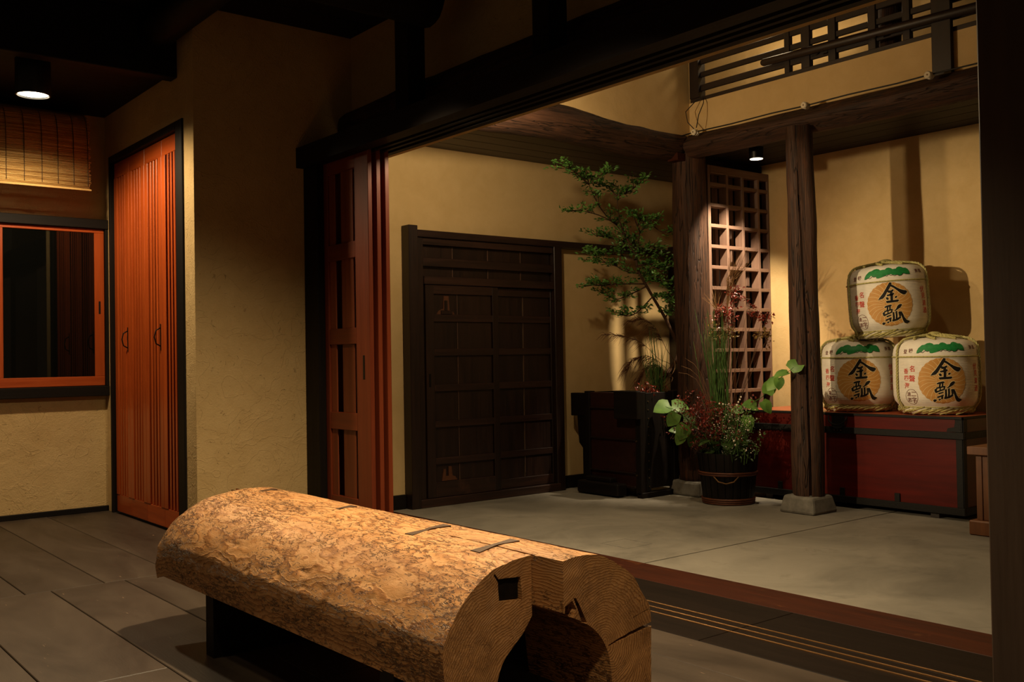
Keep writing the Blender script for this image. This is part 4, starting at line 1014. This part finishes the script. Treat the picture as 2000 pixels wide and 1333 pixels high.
# bucket with hoops
BC = Vector((6.70, 5.42, 0)); bk = thing('wooden_bucket', BC, 'black wooden bucket with copper-brown hoops holding the flowers', 'bucket')
NS_ = 22
def br_(z): return .205+.05*z/.42
for k in range(NS_):
    a0 = 2*math.pi*k/NS_+.012; a1 = 2*math.pi*(k+1)/NS_-.012; vs = []
    for z in (.012, .43):
        for a, dr in ((a0, 0), ((a0+a1)/2, .003), (a1, 0), (a1, -.022), (a0, -.022)): r = br_(z)+dr; vs.append(BC+Vector((r*math.cos(a), r*math.sin(a), z)))
    MB().add(vs, [(0, 1, 6, 5), (1, 2, 7, 6), (2, 3, 8, 7), (3, 4, 9, 8), (4, 0, 5, 9), (5, 6, 7, 8, 9), (4, 3, 2, 1, 0)]).build('stave', 'bucket_wood', bk)
for z, r_, n_ in ((.012, .010, 3), (.25, .009, 2)):
    for j in range(n_):
        zz = z+j*.016; MB().tube([BC+Vector(((br_(zz)+.006)*math.cos(2*math.pi*k/40), (br_(zz)+.006)*math.sin(2*math.pi*k/40), zz)) for k in range(41)], r_, 6).build('hoop', 'bucket_hoop', bk, True)
a = [math.radians(q) for q in (190, 200, 215, 230, 240)]
MB().tube([BC+Vector(((br_(.2)+.014)*math.cos(q), (br_(.2)+.014)*math.sin(q), .245-d)) for q, d in zip(a, (0, .045, .06, .045, 0))], .006, 6).build('rope_loop', 'dry_grass', bk, True)
MB().lathe([(.18, .36), (.18, .365)], 24, BC).build('soil', 'soil', bk)

# broad-leaved vine branches, every big leaf its own part
def bigleaf(parent, p, d, n, L, W, mat):
    d = Vector(d).normalized(); n = Vector(n); s = d.cross(n).normalized(); n = s.cross(d).normalized(); vs = []; K = 9
    prof = [(0, 0), (.06, .34), (.22, .50), (.42, .50), (.62, .42), (.80, .27), (.93, .11), (1, 0)]
    for f, w_ in prof:
        for sgn in (-1, 0, 1): vs.append(Vector(p)+d*(L*(f-(.10 if abs(w_-.34) < .01 and sgn else 0)))+s*sgn*w_*W*rnd.uniform(.93, 1.05)+n*(abs(sgn)*w_*W*.22-.18*L*f*f))
    fs = []
    for i in range(len(prof)-1):
        for j in range(2): fs.append((i*3+j, i*3+j+1, i*3+j+4, i*3+j+3))
    return MB().add(vs, fs).build('leaf', mat, parent, True)
def vine(label, root, pts, X, leaves, mat='leaf_vine'):
    t = thing('vine_branch', root, label, 'branch', 'vine branches in the bucket')
    P = curve([Vector(root)]+[atx(a, b, X, d) for a, b, d in pts], 24); m = MB(); m.tube(P, [.005-.003*i/23 for i in range(24)], 5); m.build('stem', 'stem_green', t, True)
    for (px, py, sx, sy, L) in leaves:
        p = atx(px, py, X, rnd.uniform(-.06, .06)); v = _r*sx-_u*sy+_fw*rnd.uniform(-.3, .1); nn = -_fw*.75+Vector((rnd.gauss(0, .2), rnd.gauss(0, .2), .65))
        bigleaf(t, p, v, nn, L, L*rnd.uniform(.82, .95), mat)
    return t
XB = 6.62
vine('vine branch with round leaves rising right across the cracked post', BC+Vector((.05, -.05, .42)), [(1460, 800, 0), (1490, 775, .0), (1505, 750, -.02), (1525, 738, -.04), (1550, 718, -.06)], XB,
     [(1543, 722, .7, -.45, .14), (1540, 728, -.85, .15, .125), (1518, 742, -.55, .5, .12), (1522, 738, -.1, .9, .10), (1498, 770, .3, -.9, .13), (1488, 785, .5, .6, .12), (1478, 795, -.8, -.2, .13), (1460, 812, .1, .95, .12), (1450, 800, -.9, .1, .10)])
vine('vine branch with broad leaves reaching left before the planter', BC+Vector((-.08, .06, .42)), [(1375, 850, 0), (1350, 825, -.04), (1325, 805, -.08), (1300, 795, -.1)], XB,
     [(1308, 792, -.9, .25, .16), (1312, 793, .9, .1, .16), (1322, 808, -.55, .75, .14), (1335, 818, .9, -.15, .12), (1340, 830, -.4, .9, .15), (1345, 828, .9, .15, .12), (1335, 845, -.5, .85, .13), (1328, 842, -.95, -.1, .10), (1352, 848, -.1, .95, .12)])
lo = thing('vine_branch', BC+Vector((-.1, 0, .42)), 'dark green leaves spilling over the rim of the bucket', 'foliage plant', 'vine branches in the bucket')
for i in range(34):
    a_ = rnd.uniform(0, 2*math.pi); p = BC+Vector((.2*math.cos(a_)*rnd.uniform(.5, 1.1), .2*math.sin(a_)*rnd.uniform(.5, 1.1), .43+rnd.uniform(0, .10))); bigleaf(lo, p, Vector((math.cos(a_), math.sin(a_), rnd.uniform(-.6, .5))), Vector((0, 0, 1))+rv(.5), rnd.uniform(.08, .13), rnd.uniform(.07, .10), 'leaf_dark')
# horsetail-like green stems
ht = thing('rush_stems', BC+Vector((-.02, .06, .4)), 'tall thin green rush stems standing in the bucket', 'rush')
m = MB()
for i in range(58):
    px = rnd.gauss(1402, 17); p0 = BC+Vector((rnd.gauss(0, .05), rnd.gauss(.05, .05), .38)); p1_ = atx(px+rnd.gauss(-6, 8), rnd.uniform(600, 690), 6.74+rnd.gauss(0, .05)); m.tube([p0, p0.lerp(p1_, .5)+rv(.01), p1_], [.0042, .0036, .0015], 5, False)
m.build('stems', 'stem_green', ht, True, kind='stuff')
# thin arching wires of grass
ag = thing('arching_grass', BC+Vector((0, 0, .4)), 'few thin arching grass blades spreading from the bucket', 'grass'); m = MB()
for (a_, b_) in ((1330, 715), (1325, 728), (1460, 705), (1450, 720), (1338, 700)):
    m.tube(curve([BC+Vector((0, .02, .4)), atx((a_+1395)/2+5, (b_+790)/2-10, 6.68), atx(a_, b_, 6.66)], 10), [.0025-.0016*i/9 for i in range(10)], 4, False)
m.build('blades', 'dry_grass', ag, kind='stuff')
# dark red cloud of small leaves, white blossom sprigs
rc = thing('red_foliage_plant', BC+Vector((-.04, .02, .42)), 'dark red fine-leaved foliage filling the bucket', 'foliage plant'); m, tw = MB(), MB()
for i in range(150):
    e = atx(rnd.gauss(1385, 28), rnd.gauss(815, 24), XB, rnd.uniform(-.1, .18)); b_ = e+Vector((rnd.gauss(0, .03), rnd.gauss(0, .03), -.1)); spray(m, tw, b_, e, 14, .027, .013, .024, .3)
m.build('foliage', 'leaf_red', rc, kind='stuff'); tw.build('twigs', 'bark', rc, kind='stuff')
wf = thing('blossom_sprigs', BC+Vector((.04, -.06, .42)), 'sprigs of tiny white blossoms at the right of the bucket', 'flowers'); m, tw, fl_ = MB(), MB(), MB()
for i in range(80):
    e = atx(rnd.gauss(1436, 20), rnd.gauss(836, 26), XB, rnd.uniform(-.14, .1)); b_ = e+Vector((rnd.gauss(0, .03), rnd.gauss(.02, .03), -.12)); spray(m, tw, b_, e, 12, .028, .013, .025, .3)
    for _ in range(3):
        p = e+rv(.035)-_fw*.02; r_ = rnd.uniform(.003, .0065); fl_.add([p+Vector(q)*r_ for q in ((1, 0, 0), (-1, 0, 0), (0, 1, 0), (0, -1, 0), (0, 0, 1), (0, 0, -1))], [(0, 2, 4), (2, 1, 4), (1, 3, 4), (3, 0, 4), (2, 0, 5), (1, 2, 5), (3, 1, 5), (0, 3, 5)])
for (px, py) in ((1447, 776), (1445, 781), (1442, 786), (1439, 792), (1412, 790), (1405, 789), (1420, 852), (1433, 862), (1436, 870), (1464, 824), (1461, 841)):
    p = atx(px, py, XB-.12); r_ = .010; fl_.add([p+Vector(q)*r_ for q in ((1, 0, 0), (-1, 0, 0), (0, 1, 0), (0, -1, 0), (0, 0, 1), (0, 0, -1))], [(0, 2, 4), (2, 1, 4), (1, 3, 4), (3, 0, 4), (2, 0, 5), (1, 2, 5), (3, 1, 5), (0, 3, 5)])
m.build('foliage', 'leaf_dark', wf, kind='stuff'); tw.build('twigs', 'stem_green', wf, kind='stuff'); fl_.build('blossoms', 'petal_white', wf, kind='stuff')
# shiny bronze-red sprays in front of the lattice, with pale plume grass
bs = thing('bronze_spray', BC+Vector((0, .08, .42)), 'tall shiny bronze and red leaf sprays in front of the lattice', 'foliage plant'); m, m2, tw = MB(), MB(), MB()
root = BC+Vector((.0, .08, .4))
for (px, py, n, mm) in ((1405, 640, 26, 2), (1398, 655, 24, 2), (1425, 632, 20, 1), (1418, 605, 26, 1), (1440, 585, 26, 1), (1432, 612, 22, 1), (1462, 592, 14, 1), (1470, 612, 14, 1), (1490, 618, 22, 1), (1500, 612, 14, 1), (1488, 655, 16, 2), (1500, 658, 12, 2), (1425, 655, 20, 2), (1400, 622, 20, 1), (1440, 570, 14, 1), (1410, 660, 18, 2)):
    e = atx(px, py, 6.86, rnd.uniform(-.06, .06)); tw.tube(curve([root, root.lerp(e, .5)+rv(.03), e], 8), [.004-.0025*i/7 for i in range(8)], 4, False)
    for _ in range(3): spray(m if mm == 1 else m2, tw, e+rv(.05), e+rv(.07), n//2+3, .032, .017, .024, .2)
m.build('foliage', 'leaf_red', bs, kind='stuff'); m2.build('foliage', 'leaf_bronze', bs, kind='stuff'); tw.build('twigs', 'bark', bs, kind='stuff')
pg = thing('pampas_grass', BC+Vector((.02, .1, .42)), 'pale pampas stalk with spread bristles against the lattice', 'grass'); m = MB()
st = [BC+Vector((.02, .1, .4)), atx(1424, 700, 6.85), atx(1421, 620, 6.85), atx(1420, 560, 6.85)]; m.tube(curve(st, 16), [.006-.002*i/15 for i in range(16)], 6); m.build('stem', 'dry_grass', pg, True); m = MB()
for i in range(34):
    p = atx(rnd.uniform(1418, 1422), rnd.uniform(545, 600), 6.85); e = atx(rnd.gauss(1442, 14), rnd.uniform(482, 530), 6.85, rnd.gauss(0, .06)); m.tube([p, p.lerp(e, .55)+rv(.012), e], [.0022, .0018, .0007], 3, False)
for i in range(16):
    p = atx(1400, 605, 6.84); e = atx(rnd.gauss(1398, 16), rnd.uniform(548, 585), 6.84, rnd.gauss(0, .04)); m.tube([p, p.lerp(e, .6)+rv(.01), e], [.0022, .0018, .0007], 3, False)
m.build('bristles', 'dry_grass', pg, kind='stuff')

# ------------------------------------------------------------------ lamps in view
dl = thing('ceiling_spotlight', (1.75, 7.47, 3.15), 'black cylinder downlight on the alcove ceiling by the reed blind', 'lamp')
MB().lathe([(.112, 0), (.115, .004), (.115, .25), (.108, .25), (.108, .03), (.104, .0), (.112, 0)], 36, (1.75, 7.47, 3.15), False).build('housing', 'black_metal', dl, 'auto', fix=True)
MB().lathe([(.100, .012), (.100, .016)], 36, (1.75, 7.47, 3.15)).build('lens', 'lamp_glow', dl)
l_ = light('downlight', 'SPOT', (1.75, 7.47, 3.145), 185, WARM, (1.80, 7.50, 0), 162, .42, .06); l_.parent = dl; l_.location = (0, 0, -.006)
ls = thing('ceiling_spotlight', (7.06, 5.33, 2.985), 'small black spotlight under the beam, aimed at the lattice', 'lamp')
MB().tube([(7.06, 5.33, 3.10), (7.06, 5.33, 3.06)], .018, 10).build('stem', 'black_metal', ls)
ax_ = (Vector((7.35, 5.95, 1.75))-Vector((7.06, 5.33, 3.03))).normalized(); c_ = Vector((7.06, 5.33, 3.05))
dn_ = Vector((0, 0, -1))
MB().tube([c_, c_+dn_*.10], [.062, .062], 20).build('housing', 'black_metal', ls, 'auto')
MB().tube([c_+dn_*.1005, c_+dn_*.102], [.055, .055], 20).build('lens', 'lamp_glow_small', ls)
l_ = light('lattice_spot', 'SPOT', (0, 0, 0), 360, (1.0, .80, .54), None, 75, .6, .035); l_.parent = ls
l_.location = (c_+dn_*.112)-WL[ls]; l_.rotation_euler = ax_.to_track_quat('-Z', 'Y').to_euler()

# ------------------------------------------------------------------ reed blind
bl = thing('reed_blind', (1.5, 8.7, 2.72), 'tan reed blind hanging above the orange window', 'blind')
pr = curve([Vector((8.855, 3.375, 0)), Vector((8.70, 3.36, 0)), Vector((8.53, 3.28, 0)), Vector((8.465, 3.13, 0)), Vector((8.455, 2.95, 0)), Vector((8.45, 2.695, 0))], 84)
mb = MB()
for i, p in enumerate(pr):
    j = rnd.uniform(-.014, .004); mb.tube([(.9, p.x+rnd.gauss(0, .001), p.y), (1.7, p.x+rnd.gauss(0, .0015), p.y+rnd.gauss(0, .0008)), (2.412+j, p.x, p.y)], .0056, 6)
mb.build('reeds', 'reed', bl, True, kind='stuff')
for x in (1.0, 1.13, 1.26, 1.39, 1.52, 1.65, 1.78, 1.91, 2.04, 2.16, 2.28, 2.39):
    MB().tube([(x, p.x-.007, p.y) for p in pr[::3]], .0028, 5).build('cord', 'reed_cord', bl, True)
bx('bottom_slat', 'reed', bl, .9, 8.44, 2.678, 2.415, 8.46, 2.692, .002)
